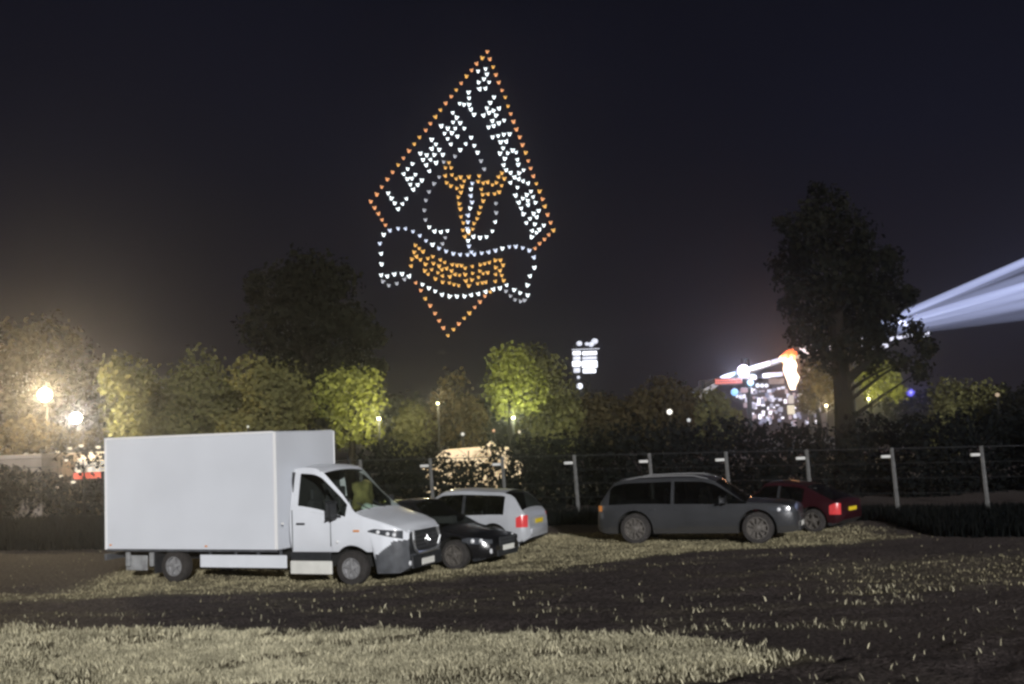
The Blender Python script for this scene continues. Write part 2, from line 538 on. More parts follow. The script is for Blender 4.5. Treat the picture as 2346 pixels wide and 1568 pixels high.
TYRE = {}
def wheel(parent, x, y, r, w, side, rim_mat, spokes=5, rim_r=0.66, name='wheel'):
    """tyre with a rim; side = -1 when the outer face looks to -y"""
    key = (r, w, side, rim_mat.name, spokes, rim_r)
    if key not in TYRE:
        s = side
        m = MB()
        rr = r * rim_r
        m.lathe([(rr, s * w * .5), (rr + .01, s * w * .5), (r * .93, s * w * .47), (r * .985, s * w * .36), (r, s * w * .2), (r, -s * w * .2), (r * .985, -s * w * .36), (r * .93, -s * w * .47), (rr, -s * w * .5), (rr, s * w * .5)], 32)
        ty = m.build('tyre_mesh', mat('tyre_rubber', (0.03, 0.027, 0.026), 0.9, var=.35, vscale=9), smooth=True)
        m = MB()
        m.lathe([(rr, s * w * .49), (rr * .93, s * w * .5), (rr * .90, s * w * .40), (rr * .88, s * w * .1), (0.02, s * w * .06)], 32)
        m.lathe([(rr * .30, s * w * .1), (rr * .28, s * w * .40), (rr * .2, s * w * .44), (0.001, s * w * .44)], 16)
        for q in range(spokes):
            a = 2 * math.pi * q / spokes + .3
            ca, sa = math.cos(a), math.sin(a)
            wd = rr * (0.30 if spokes <= 5 else 0.17)
            pts = []
            for rad, al in ((rr * .22, .43), (rr * .92, .41)):
                for sg in (-1, 1):
                    hwid = wd * (.5 if rad > rr * .5 else .42) * sg
                    pts.append((rad * ca - hwid * sa, s * w * al, rad * sa + hwid * ca))
                    pts.append((rad * ca - hwid * sa, s * w * (al - .15), rad * sa + hwid * ca))
            m.add(pts, [(0, 2, 6, 4), (0, 1, 5, 4), (2, 3, 7, 6), (1, 3, 7, 5)])
        ri = m.build('rim_mesh', rim_mat, smooth=True)
        TYRE[key] = (ty.data, ri.data)
        bpy.data.objects.remove(ty); bpy.data.objects.remove(ri)
    td, rd = TYRE[key]
    o = bpy.data.objects.new(name, td); col.objects.link(o); o.parent = parent; o.location = (x, y, r)
    p = bpy.data.objects.new('rim', rd); col.objects.link(p); p.parent = o
    return o

PAINT_W = mat('van_white_paint', (0.76, 0.79, 0.85), 0.35, coat=.3, var=.04, vscale=2.0)
PANEL_W = mat('box_panel_white', (0.71, 0.74, 0.80), 0.24, var=.05, vscale=0.7, bump=.03, spec=.7, coat=.3)
TRIM_W = mat('pale_trim', (0.86, 0.86, 0.87), 0.4)
BLACKP = mat('black_plastic', (0.022, 0.024, 0.028), 0.55, var=.3, vscale=14)
GREYP = mat('grey_plastic', (0.075, 0.08, 0.09), 0.6, var=.3, vscale=7)
DARK = mat('underbody_dark', (0.012, 0.012, 0.012), 0.9)
CHROME = mat('chrome', (0.72, 0.74, 0.76), 0.22, metal=0.85)
STEEL = mat('wheel_steel', (0.32, 0.32, 0.33), 0.45, metal=.35, var=.25, vscale=12)
ALLOY = mat('alloy_rim', (0.12, 0.11, 0.10), 0.5, metal=.2, var=.25, vscale=10)
LENS = mat('clear_lens', (0.86, 0.88, 0.92), 0.3, coat=.6)
LENSD = mat('dark_lens', (0.06, 0.065, 0.075), 0.15, coat=.6)
REDL = mat('red_lens', (0.62, 0.05, 0.055), 0.2, coat=.5, emit=(1, .12, .12), es=.05)
ORANGEL = mat('orange_lens', (0.75, 0.28, 0.06), 0.25, coat=.5)
PLATE_W = mat('plate_white', (0.85, 0.85, 0.80), 0.4)
PLATE_Y = mat('plate_yellow', (0.80, 0.60, 0.03), 0.4)
GLASS = glassmat('window_glass', 0.72)
CGLASS = glassmat('car_glass', 0.26)
TINT = mat('tinted_glass', (0.006, 0.007, 0.009), 0.06, spec=.7)
MARKER = mat('marker_white', (0.95, 0.95, 0.95), 0.2, coat=1)

# ---- white box van -------------------------------------------------
VTH = math.radians(22.5)
WB = 4.325
vdir = Vector((math.cos(VTH), -math.sin(VTH), 0))
VA = Vector((-7.34, 24.41, 0)); VB = VA + vdir * WB
van = empty('box_van', (VA.x, VA.y, min(tz(VA.x, VA.y), tz(VB.x, VB.y)) - 0.005), math.atan2(vdir.y, vdir.x))
# rear near wheel stands at the Empty; the near side of the van is y = 0, the far side y = +2
NEAR, WID = -0.02, 2.06
tag(van, 'white box van with body over the cab parked on the grass', 'van')
cy = NEAR + WID / 2
cabm = Loft(2.92, 5.46,
            zlow=[(2.92, .66), (3.9, .66), (4.80, .66), (4.84, .24), (5.3, .24), (5.46, .34)],
            zbelt=[(2.92, 1.51), (3.2, 1.49), (4.2, 1.325), (4.42, 1.315), (4.95, 1.22), (5.28, 1.10), (5.46, .98)],
            zroof=[(2.92, 2.32), (3.1, 2.35), (3.42, 2.33), (3.60, 2.25), (4.40, 1.43), (4.62, 1.35), (4.98, 1.25), (5.30, 1.13), (5.46, 1.0)],
            wmax=[(2.92, 1.03), (4.6, 1.03), (5.02, .99), (5.26, .90), (5.38, .80), (5.46, .68)],
            axles=[WB], arch_r=.435, wheel_z=.36, extra=(3.10, 4.20, 3.62, 4.40, 4.72, 3.0, 3.88, 4.46, 5.36), tumble=.84, crown=.05, nst=64, nu=26)
def van_cls(kind, x, p, z, sg):
    if kind in ('floor',): return 'underbody'
    if kind in ('front',):
        return 'bumper' if z < .60 else 'grille'
    if kind == 'rear': return 'body'
    if kind == 'side':
        if x > 4.80 and z < min(.88, .54 + (x - 4.80) * .75): return 'bumper'
        if 3.0 < x < 3.88 and z > .70: return ('door_a' if sg < 0 else 'door_b', .006)
        return 'body'
    if kind == 'green':
        if 3.10 < x < 4.20 and .06 < p < .88:
            return ('side_window_a' if sg < 0 else 'side_window_b', -.004)
        return 'body'
    if kind == 'top':
        if 3.62 < x < 4.40: return ('windscreen', -.004) if p < .945 else 'body'
        if x > 4.46 and p < .945: return ('bonnet', .004)
    return 'body'
vp = cabm.split(van_cls)
def vb(mb, name, m, parent=van, **k):
    o = mb.build(name, m, parent, **k)
    return o
def shift(mb, dx=0, dy=0, dz=0):
    mb.v = [(a + dx, b + dy, c + dz) for a, b, c in mb.v]; return mb
for nm, mb in vp.items(): shift(mb, 0, cy, 0)
cab = vb(vp['body'], 'cab', PAINT_W, smooth=True)
vb(vp['underbody'], 'underbody', DARK)
vb(vp['bumper'], 'bumper', GREYP, smooth=True)
gr = vb(vp['grille'], 'grille', BLACKP, smooth=True)
for s_, sg in (('a', -1), ('b', 1)):
    d_ = vb(vp['door_' + s_], 'door', PAINT_W, smooth=True)
    ysd = cy + sg * 1.035
    MB().box(3.09, 3.29, ysd - .012, ysd + .012, 1.205, 1.245, .008).build('handle', BLACKP, d_)
    vb(vp['side_window_' + s_], 'side_window', GLASS, smooth=True)
    hl = vb(shift(cabm.patch(4.72, 5.38, lambda x: 1.06 - (x - 4.72) * .24, lambda x: 1.085 - max(0, x - 4.85) * .10 + .03 * ss(4.72, 4.85, x), sg), 0, cy, 0), 'headlight', LENSD, smooth=True)
    for kx in (4.93, 5.12, 5.24):
        MB().ball((kx, cy + sg * interp_s(cabm.wmax, kx, .03) * .975, 1.05 - (kx - 4.93) * .20), .045, 2, (1, .6, .9)).build('lamp', LENS, hl, smooth=True)
vb(vp['windscreen'], 'windscreen', GLASS, smooth=True)
vb(vp['bonnet'], 'bonnet', PAINT_W, smooth=True)
for yy, sg in ((cy - 1.025, -1), (cy + 1.025, 1)):
    MB().box(2.984, 2.996, yy - .008, yy + .008, .70, 1.50).build('door_seam', GREYP, van)
    MB().box(3.884, 3.894, yy - .008, yy + .008, .78, 1.36).build('door_seam', GREYP, van)
    MB().box(4.40, 4.54, yy - .008, yy + .008, 1.06, 1.10, .008).build('side_repeater', ORANGEL, van)
    MB().box(2.94, 3.88, yy - .012, yy + .05, .50, .665, .01).build('sill', BLACKP, van)
    MB().box(2.93, 3.90, yy - .016, yy + .04, .225, .49, .02).build('step_panel', mat('step_cream', (.72, .72, .68), .5, var=.1, vscale=3), van)
    mm = MB().box(3.98, 4.08, yy + sg * .10, yy + sg * .29, 1.36, 1.66, .03).build('mirror', BLACKP, van, smooth=True)
    MB().tube([(4.10, yy - sg * .03, 1.36), (4.05, yy + sg * .15, 1.41)], .025, 6).build('arm', BLACKP, mm)
    MB().box(3.972, 3.977, yy + sg * .12, yy + sg * .27, 1.39, 1.62).build('glass', CHROME, mm)
MB().box(4.0, 4.46, cy - .88, cy + .88, 1.10, 1.33, .06).build('dashboard', mat('cab_interior', (.03, .032, .035), .8), van)
for yy in (cy - .50, cy + .12, cy + .56):
    MB().box(3.20, 3.70, yy - .22, yy + .22, .92, 1.10, .05).box(3.12, 3.28, yy - .22, yy + .22, 1.05, 1.68, .06).box(3.14, 3.24, yy - .13, yy + .13, 1.66, 1.90, .04).build('seat', mat('seat_fabric', (.035, .037, .042), .9), van)
MB().box(2.945, 2.965, cy - .92, cy + .92, .72, 2.26).box(2.97, 3.55, cy - .80, cy + .80, 2.262, 2.275).build('cab_lining', mat('cab_interior', (.03, .032, .035), .8), van)
sw = MB()
sw.tube([(3.86 + .07 * math.sin(a), cy - .50 + .21 * math.cos(a), 1.36 + .20 * math.sin(a)) for a in [2 * math.pi * k_ / 20 for k_ in range(21)]], .016, 6)
sw.tube([(3.79, cy - .70, 1.36), (3.86, cy - .50, 1.36), (3.86, cy - .30, 1.36)], .02, 6)
sw.build('steering_wheel', BLACKP, van)
xf = 5.46
grf = MB().box(xf + .004, xf + .03, cy - .50, cy + .50, .64, 1.0, .02).build('grille_insert', BLACKP, van)
for k_ in range(4):
    MB().box(xf + .031, xf + .045, cy - .46, cy + .46, .69 + k_ * .075, .71 + k_ * .075).build('slat', mat('grille_slat', (.05, .05, .055), .4), grf)
hs = [(xf + .02, cy - .53, 1.03), (xf + .045, cy - .56, .86), (xf + .05, cy - .53, .68), (xf + .05, cy - .42, .605), (xf + .05, cy, .59), (xf + .05, cy + .42, .605), (xf + .05, cy + .53, .68), (xf + .045, cy + .56, .86), (xf + .02, cy + .53, 1.03)]
MB().tube(hs, .036, 8).build('grille_frame', CHROME, van, smooth=True)
bd = MB().tube([(xf + .056, cy + .09 * math.cos(a), .83 + .09 * math.sin(a)) for a in [2 * math.pi * k_ / 20 for k_ in range(21)]], .007, 6)
for k_ in range(3):
    a = math.pi / 2 + k_ * 2 * math.pi / 3
    bd.tube([(xf + .056, cy, .83), (xf + .056, cy + .09 * math.cos(a), .83 + .09 * math.sin(a))], [.014, .004], 6)
bd.build('badge', CHROME, van, smooth=True)
MB().box(xf + .008, xf + .06, cy - .64, cy + .64, .30, .56, .03).build('lower_bumper', BLACKP, van)
MB().box(xf + .061, xf + .072, cy - .27, cy + .27, .345, .47, .004).build('number_plate', PLATE_W, van)
for yy in (cy - .66, cy + .66):
    MB().lathe([(.05, 0), (.045, .02), (.001, .025)], 14, 'x', (xf + .0, yy, .42)).build('fog_lamp', LENS, van, smooth=True)
MB().box(5.24, 5.475, cy - .64, cy + .64, 1.035, 1.06, .012).build('bonnet_lip', PAINT_W, van)
MB().box(4.37, 4.47, cy - .80, cy + .80, 1.405, 1.43, .01).build('scuttle', BLACKP, van)
for yy in (cy - .35, cy + .30):
    MB().tube([(4.46, yy, 1.43), (4.28, yy - .30, 1.62)], .012, 6).build('wiper', BLACKP, van)
MB().tube([(3.45, cy + .55, 2.36), (3.35, cy + .55, 2.56)], [.012, .006], 6).build('aerial', BLACKP, van)
# cargo box
BX0, BX1 = -1.78, 2.66
by0, by1 = NEAR - .05, NEAR - .05 + 2.26
prof = [(BX0, .71), (BX1, .71), (BX1, 3.08), (BX1 - .03, 3.11), (BX0 + .02, 3.11), (BX0, 3.09)]
box = MB().extrude_poly(prof, by0, by1).build('cargo_box', PANEL_W, van)
for yy, sg in ((by0, -1), (by1, 1)):
    for (xa, xb, za, zb2) in ((BX1 - .055, BX1 + .012, .72, 3.095), (BX0 - .004, BX0 + .05, .70, 3.115), (BX0 + .055, BX1 - .06, 3.075, 3.118), (BX0 + .055, BX1 - .005, .665, .715)):
        y_a, y_b = (yy - .010, yy + .014) if sg < 0 else (yy - .014, yy + .010)
        MB().box(xa, xb, y_a, y_b, za, zb2, .003).build('edge_trim', TRIM_W if zb2 > 1 else GREYP, box)
    y_a, y_b = (yy + .02, yy + .045) if sg < 0 else (yy - .045, yy - .02)
    MB().box(.72, 2.86, y_a, y_b, .34, .60, .012).build('side_guard', PAINT_W, van)
    for q in (.95, 1.6, 2.15, 2.7):
        MB().box(q - .03, q + .03, y_a + .03, y_b + .03, .57, .70).build('bracket', GREYP, van)
    GAL = mat('galvanised', (.34, .35, .36), .5, metal=.3, var=.35, vscale=5)
    MB().box(-1.36, -.78, min(y_a, y_b) + .14, max(y_a, y_b) + .14, .24, .56, .02).build('tail_lift_panel', GAL, van)
    for q in (-1.22, -.58):
        MB().box(q - .05, q + .05, min(y_a, y_b) + .02, max(y_a, y_b) + .06, .34, .64, .015).build('hanger', GAL, van)
for q, zq in ((BX0 + .15, .78), (2.8, 1.22), (.9, .76)):
    MB().box(q - .03, q + .03, by0 - .011, by0 - .001, zq, zq + .035, .004).build('marker', MARKER if zq > 1 else ORANGEL, box)
MB().ball((4.05, cy - 1.045, .87), .028, 1).build('marker', MARKER, van)
MB().box(-1.75, 2.9, cy - .45, cy - .35, .45, .66).box(-1.75, 2.9, cy + .35, cy + .45, .45, .66).box(-1.7, 2.6, by0 + .1, by1 - .1, .668, .705).build('chassis', DARK, van)
MB().box(3.0, 5.2, cy - .62, cy + .62, .34, .66).build('engine_bay', DARK, van)
MB().box(BX0 - .08, BX0 - .02, by0 + .05, by1 - .05, .46, .60, .01).build('underrun_bar', GREYP, van)
for yy in (by0 + .22, by1 - .22):
    MB().box(BX0 - .095, BX0 - .081, yy - .14, yy + .14, .47, .58, .004).build('tail_light', REDL, van)
MB().box(BX0 - .012, BX0 - .003, by0 + .04, by1 - .04, .75, 3.05).build('rear_shutter', PANEL_W, box)
for yy, sd_ in ((NEAR + .13, -1), (NEAR + WID - .13, 1)):
    wheel(van, 0.0, yy, .345, .24, sd_, STEEL, 5, .60)
    wheel(van, WB, yy, .345, .225, sd_, STEEL, 5, .60)
    MB().box(-.47, -.44, yy - .16, yy + .16, .20, .66).build('mudflap', BLACKP, van)

# olive blob and pale bundle added behind the windscreen
def world_of(root, p):
    return Matrix.Translation(root.location) @ Matrix.Rotation(root.rotation_euler.z, 4, 'Z') @ Vector(p)
def lump(name, label, cat, c, r, sc, m, seed, amp=.35):
    bm = bmesh.new(); bmesh.ops.create_icosphere(bm, subdivisions=3, radius=1)
    mb = MB()
    for v in bm.verts:
        k_ = 1 + amp * mnoise.noise(v.co * 1.6 + Vector((seed, 0, 0)))
        v.co = Vector((v.co.x * sc[0], v.co.y * sc[1], v.co.z * sc[2])) * r * k_
    bm.verts.index_update()
    mb.add([v.co[:] for v in bm.verts], [[v.index for v in f.verts] for f in bm.faces]); bm.free()
    o = mb.build(name, m, None, smooth=True, sharp=180)
    o.location = c
    o.rotation_euler = (0, 0, van.rotation_euler.z)
    return tag(o, label, cat)
lump('blob', 'crumpled olive yellow jacket behind the van windscreen', 'blob', world_of(van, (3.80, cy + .42, 1.66)), .34, (.5, 1.0, .9), mat('blob_olive', (.20, .19, .07), .9, var=.6, vscale=5), 3, .7)
lump('bundle', 'small pale green bundle on the van dashboard', 'bundle', world_of(van, (4.16, cy - .02, 1.44)), .15, (.8, 1.1, .85), mat('bundle_pale', (.55, .68, .60), .8), 9, .2)

# ---- ordinary cars ---------------------------------------------------
def make_car(name, label, loc, heading, paint, L, Wd, Hh, kind, rim, visible, wb, fo, wr, roof_rails=False, lower=None):
    """x runs forward from the rear bumper (0) to the nose (L); origin under the middle of the car"""
    root = empty(name, loc, heading)
    tag(root, label, 'car')
    ax_f = L - fo; ax_r = ax_f - wb
    hw_ = Wd / 2
    b = .60 * Hh
    if kind == 'estate':
        zb = [(0, .50), (.03, .88), (.10, b), (ax_r, b + .02), (L * .60, b - .01), (L - 1.25, b - .03), (L - .55, b - .15), (L - .15, b - .28), (L, .50)]
        zr = [(0, .5), (.05, b), (.12, b + .05), (.42, Hh - .14), (.70, Hh - .055), (L * .40, Hh), (L * .52, Hh - .02), (L - 1.95, Hh - .13), (L - 1.20, b + .02), (L - .55, b - .13), (L, .5)]
    elif kind == 'suv':
        zb = [(0, .55), (.04, .95), (.12, b), (ax_r, b + .03), (L * .60, b), (L - 1.2, b), (L - .5, b - .02), (L - .14, b - .07), (L - .04, b - .15), (L, .74)]
        zr = [(0, .55), (.06, b), (.16, b + .16), (.42, Hh - .10), (.75, Hh - .03), (L * .40, Hh), (L * .55, Hh - .02), (L - 1.98, Hh - .10), (L - 1.25, b + .04), (L - .5, b), (L - .14, b - .05), (L - .04, b - .13), (L, .74)]
    else:
        zb = [(0, .50), (.03, .80), (.10, b + .02), (ax_r, b + .03), (L * .60, b - .02), (L - 1.2, b - .05), (L - .5, b - .17), (L - .12, b - .30), (L, .48)]
        zr = [(0, .5), (.06, b), (.20, b + .06), (.95, Hh - .12), (1.25, Hh - .05), (L * .45, Hh), (L * .55, Hh - .03), (L - 1.9, Hh - .15), (L - 1.15, b), (L - .5, b - .15), (L, .48)]
    wm = [(0, hw_ * .72), (.05, hw_ * .84), (.16, hw_ * .93), (.5, hw_ * .985), (1.2, hw_), (L - 1.2, hw_), (L - .55, hw_ * .965), (L - .25, hw_ * .87), (L - .08, hw_ * .74), (L, hw_ * .6)]
    if kind == 'suv': wm = [(0, hw_ * .80), (.05, hw_ * .90), (.16, hw_ * .96), (.5, hw_ * .99), (1.2, hw_), (L - 1.0, hw_), (L - .40, hw_ * .985), (L - .16, hw_ * .93), (L - .05, hw_ * .86), (L, hw_ * .76)]
    gc = .19 if kind != 'suv' else .26
    zl = [(0, .34), (.25, gc), (L - .35, gc), (L, .30)]
    gx0, gx1 = (.62 if kind != 'hatch' else 1.02), L - 1.62
    dm = (gx0 + gx1) / 2 - .02
    pil = .04
    lf = Loft(0, L, zl, zb, zr, wm, [ax_r, ax_f], wr + .075, wr, extra=(gx0, gx1, dm - pil, dm + pil, ax_r + .45, L - .62, L - .30, .03, .34, L - 1.20, L - 1.95, .16, .70), tumble=.76, crown=.05)
    rear_wx = (.14, .66) if kind != 'hatch' else (.22, .98)
    d0, d1 = ax_r + wr * .9, ax_f - wr - .10
    def cls(kd, x, p, z, sg):
        q = 'a' if sg < 0 else 'b'
        if kd == 'floor': return 'underbody'
        if kd == 'side':
            if lower and z < gc + .16: return 'sill%d_%s' % (0 if x < ax_r else 1 if x < ax_f else 2, q)
            if z < gc + .07: return 'sill%d_%s' % (0 if x < ax_r else 1 if x < ax_f else 2, q)
            if d0 < x < d1 and z < b - .01: return ('door%s_%s' % (1 if x > dm else 2, q), .005)
            return 'body'
        if kd == 'green':
            if gx0 < x < gx1 + .45 and p < .90:
                if p < .88 and abs(x - dm) > pil and p > .03: return ('window%s_%s' % (1 if x > dm else 2, q), -.004)
                return 'pillar_' + q
            if kind == 'suv' and rear_wx[1] - .28 < x <= gx0 and .03 < p < .85: return ('quarter_' + q, -.004)
            return 'body'
        if kd == 'top':
            if L - 1.95 < x < L - 1.20: return ('windscreen', -.004) if p < .945 else 'body'
            if rear_wx[0] < x < rear_wx[1] and p < .945: return ('rear_window', -.004)
            return 'body'
        if kd == 'rear': return 'body'
        return 'body'
    P = lf.split(cls)
    for mb in P.values(): shift(mb, -L / 2, 0, 0)
    body = P['body'].build('body', paint, root, smooth=True)
    P['underbody'].build('underbody', DARK, root)
    for q, sg in (('a', -1), ('b', 1)):
        dz_ = .10 if kind == 'suv' else 0.0
        P['headlight_' + q] = shift(lf.patch(L - .66, L - .05, lambda x: b - .27 + dz_ - .05 * ss(L - .66, L - .4, x), lambda x: b - .20 + dz_ + .02 * ss(L - .66, L - .5, x) - .05 * ss(L - .4, L - .05, x), sg), -L / 2)
        P['tail_light_' + q] = shift(lf.patch(.035, .16 if kind == 'suv' else .30, lambda x: b - (.15 if kind == 'suv' else .30), lambda x: b - .01 - .06 * ss(.15, .34, x), sg), -L / 2)
    for k_, mb in P.items():
        if k_.startswith('headlight'): 
            h_ = mb.build('headlight', LENSD, root, smooth=True)
            sg = -1 if k_.endswith('a') else 1
            for xx in (L - .42, L - .24):
                ww = interp_s(wm, xx, .03) * .985
                MB().ball((xx - L / 2, sg * ww, b - .25 + dz_), .05, 2, (1, .6, 1)).build('lamp', LENS, h_, smooth=True)
        elif k_.startswith('sill'): mb.build('sill', lower or BLACKP, root, smooth=True)
        elif k_.startswith('tail'): mb.build('tail_light', ORANGEL if kind == 'suv' else REDL, root, smooth=True)
        elif k_.startswith('door'):
            dd = mb.build('door', paint, root, smooth=True)
            sg = -1 if k_.endswith('a') else 1
            xh = (dm + .12 if '1' in k_ else d0 + .12) - L / 2
            MB().box(xh - .08, xh + .08, sg * (hw_ * .985) - .012, sg * (hw_ * .985) + .012, b - .13, b - .10, .006).build('handle', paint, dd)
        elif k_.startswith('window'): mb.build('side_window', CGLASS, root, smooth=True)
        elif k_.startswith('quarter'): mb.build('quarter_window', CGLASS, root, smooth=True)
        elif k_.startswith('pillar'): mb.build('window_trim', BLACKP, root, smooth=True)
        elif k_ in ('windscreen', 'rear_window'): mb.build(k_, CGLASS, root, smooth=True)
    MB().box(.25 - L / 2, L - .3 - L / 2, -hw_ + .24, hw_ - .24, gc + .02, b - .30).build('inner_structure', DARK, root)
    SEATM = mat('car_seat', (.02, .02, .022), .9)
    for sx_, yy in ((L - 2.35, -.38), (L - 2.35, .38), (L - 3.25, -.40), (L - 3.25, .40)):
        MB().box(sx_ - L / 2, sx_ + .48 - L / 2, yy - .25, yy + .25, b - .42, b - .26, .05).box(sx_ - .08 - L / 2, sx_ + .06 - L / 2, yy - .24, yy + .24, b - .30, b + .22, .05).box(sx_ - .06 - L / 2, sx_ + .03 - L / 2, yy - .12, yy + .12, b + .20, b + .38, .04).build('seat', SEATM, root)
    MB().box(L - 1.72 - L / 2, L - 1.30 - L / 2, -hw_ * .80, hw_ * .80, b - .30, b - .04, .05).build('dashboard', SEATM, root)
    # nose and tail
    xn = L - L / 2
    g_ = MB().box(xn - .02, xn + .012, -.36, .36, .46, b - .20, .02).build('grille', BLACKP, root)
    for q in range(3):
        MB().box(xn + .013, xn + .022, -.32, .32, .49 + q * .07, .505 + q * .07).build('slat', CHROME if kind == 'suv' else GREYP, g_)
    MB().box(xn - .02, xn + .014, -.48, .48, .27, .40, .02).build('lower_intake', BLACKP, root)
    MB().box(xn + .024, xn + .034, -.26, .26, .385, .495, .004).build('number_plate', PLATE_W, root)['label'] = 'white front number plate'
    for sg in (-1, 1):
        MB().lathe([(.055, 0), (.05, .02), (.001, .026)], 14, 'x', (xn - .075, sg * hw_ * .70, .40)).build('fog_lamp', LENS, root, smooth=True)
        mr_ = MB().box(L - 1.80 - L / 2, L - 1.66 - L / 2, sg * (hw_ + .02) - .0, sg * (hw_ + .20), b + .03, b + .17, .035).build('mirror', paint, root, smooth=True)
        MB().box(L - 1.74 - L / 2, L - 1.69 - L / 2, sg * (hw_ - .10), sg * (hw_ + .03), b + .02, b + .06, .008).build('arm', BLACKP, mr_)
    rx = -L / 2
    MB().box(rx - .020, rx - .006, -.26, .26, b - .24, b - .13, .004).build('number_plate', PLATE_Y, root)['label'] = 'yellow rear number plate'
    MB().box(rx - .03, rx + .05, -hw_ * .66, hw_ * .66, .40, .56, .03).build('rear_bumper', paint, root, smooth=True)
    if roof_rails:
        for sg in (-1, 1):
            zt_ = lambda x: interp_s(zr, x) + .055
            pts_ = [(x - L / 2, sg * hw_ * .66, zt_(x) + (.0 if 0 < i_ < 6 else -.05)) for i_, x in enumerate([.75 + (L - 2.9) * k_ / 6 for k_ in range(7)])]
            MB().tube(pts_, .018, 6).build('roof_rail', mat('rail_silver', (.35, .35, .36), .4, metal=.5), root, smooth=True)
    for ax in (ax_r, ax_f):
        for sg in (-1, 1):
            wheel(root, ax - L / 2, sg * (hw_ - .125), wr, .23, sg, rim, 5 if kind != 'suv' else 10, .70)
    return root

def place_by_wheel(px, py, heading_deg, L, Wd, wb, fo, which, side):
    """centre of a car whose named wheel (front/rear, near side) touches the ground at a picture point"""
    g_ = ground(px, py)
    h = math.radians(heading_deg)
    fwd = Vector((math.cos(h), math.sin(h), 0)); left = Vector((-math.sin(h), math.cos(h), 0))
    xl = (L - fo - (wb if which == 'rear' else 0)) - L / 2
    c = Vector((g_.x, g_.y, 0)) - fwd * xl - left * (side * (Wd / 2 - .01))
    return Vector((c.x, c.y, 0)), h

def car_z(c, h, wb, Wd):
    f = Vector((math.cos(h), math.sin(h), 0)); l = Vector((-math.sin(h), math.cos(h), 0))
    return sum(tz(*(c + f * a + l * b_).xy) for a in (-wb / 2, wb / 2) for b_ in (-Wd / 2, Wd / 2)) / 4 - .012

SILVER = mat('silver_paint', (0.50, 0.52, 0.56), 0.35, metal=.25, coat=.4, var=.06, vscale=3)
BLACKC = mat('black_paint', (0.008, 0.008, 0.010), 0.25, coat=.6)
GREYC = mat('grey_paint', (0.050, 0.052, 0.057), 0.33, metal=.3, coat=.8, var=.18, vscale=1.5)
REDC = mat('dark_red_paint', (0.022, 0.003, 0.006), 0.3, coat=.5)

L_, W_, wb_, fo_ = 4.30, 1.78, 2.62, .86
c, h = place_by_wheel(1040, 1308, -27, L_, W_, wb_, fo_, 'front', -1)
c.z = car_z(c, h, wb_, W_)
make_car('car', 'black car tucked in between the white van and the silver car', c, h, BLACKC, L_, W_, 1.46, 'hatch', ALLOY, -1, wb_, fo_, .325)
L_, W_, wb_, fo_ = 4.45, 1.78, 2.65, .90
h = math.radians(180 - 21)
fwd = Vector((math.cos(h), math.sin(h), 0)); left = Vector((-math.sin(h), math.cos(h), 0))
rp = ground(1207, 1264)
c = Vector((rp.x, rp.y, 0)) + fwd * (L_ / 2 - .05) - left * (W_ / 2 * .9)
c.z = car_z(c, h, wb_, W_)
make_car('car', 'silver estate car with a yellow rear plate beyond the black car', c, h, SILVER, L_, W_, 1.50, 'estate', ALLOY, 1, wb_, fo_, .32)
L_, W_, wb_, fo_ = 5.0, 1.96, 3.05, .95
c, h = place_by_wheel(1737, 1247, -20, L_, W_, wb_, fo_, 'front', -1)
c.z = car_z(c, h, wb_, W_)
make_car('car', 'large grey off-road estate with roof rails in front of the fence', c, h, GREYC, L_, W_, 1.63, 'suv', ALLOY, -1, wb_, fo_, .385, True, mat('dusty_sill', (.03, .029, .028), .8))
L_, W_, wb_, fo_ = 4.1, 1.74, 2.5, .84
h = math.radians(180 - 38)
fwd = Vector((math.cos(h), math.sin(h), 0)); left = Vector((-math.sin(h), math.cos(h), 0))
rp = ground(1925, 1220)
c = Vector((rp.x, rp.y, 0)) + fwd * (L_ / 2 - .05) - left * (W_ / 2 * .9)
c.z = car_z(c, h, wb_, W_)
make_car('car', 'dark red hatchback showing its tail beyond the grey off-road estate', c, h, REDC, L_, W_, 1.30, 'hatch', ALLOY, 1, wb_, fo_, .31)

# ------------------------------------------------------------------ fence of pale posts
def fence_at(px):                       # the fence line runs a little nearer on the right
    u = (px - 985) / (2247 - 985)
    inv = (1 / 38.6) * (1 - u) + (1 / 34.0) * u
    return 1 / inv
FPX = [985, 1150, 1315, 1487, 1662, 1847, 2042, 2247]
POST_M = mat('fence_post_concrete', (0.10, 0.10, 0.10), 0.85, var=.25, vscale=6)
fp0 = at(985, 1050, fence_at(985))
fence = empty('fence', (fp0.x, fp0.y, 0.0))
tag(fence, 'wire fence on pale leaning posts behind the parked cars', 'fence')
tops = []
pxs = [-5, 505, 665, 825] + FPX + [2462, 2690]
ftop = lambda px: 1050 + (1022 - 1050) * (px - 985) / (2247 - 985)
for px in pxs:
    p = at(px, ftop(px), fence_at(px))
    tops.append(p)
    zb_ = tz(p.x, p.y)
    lean = .075
    hgt = p.z - zb_
    q = MB()
    q.tube([(p.x - fence.location.x + lean * 1.2, p.y - fence.location.y, zb_ - .25), (p.x - fence.location.x, p.y - fence.location.y, p.z)], [.072, .06], 6)
    post = q.build('post', POST_M, fence, smooth=True)
    MB().box(p.x - fence.location.x - .34, p.x - fence.location.x - .05, p.y - fence.location.y - .05, p.y - fence.location.y + .03, p.z - .30, p.z - .21, .02).build('bracket', mat('bracket_pale', (.55, .55, .54), .5), post)
for k_ in range(5):
    f_ = 0.02 + k_ * .45
    pts_ = [(p.x - fence.location.x + .075 * 1.2 * f_ / 2.2, p.y - fence.location.y + .09, p.z - f_) for p in tops]
    MB().tube(pts_, .005 if k_ else .012, 5).build('wire', mat('fence_wire', (.022, .022, .025), .8), fence)

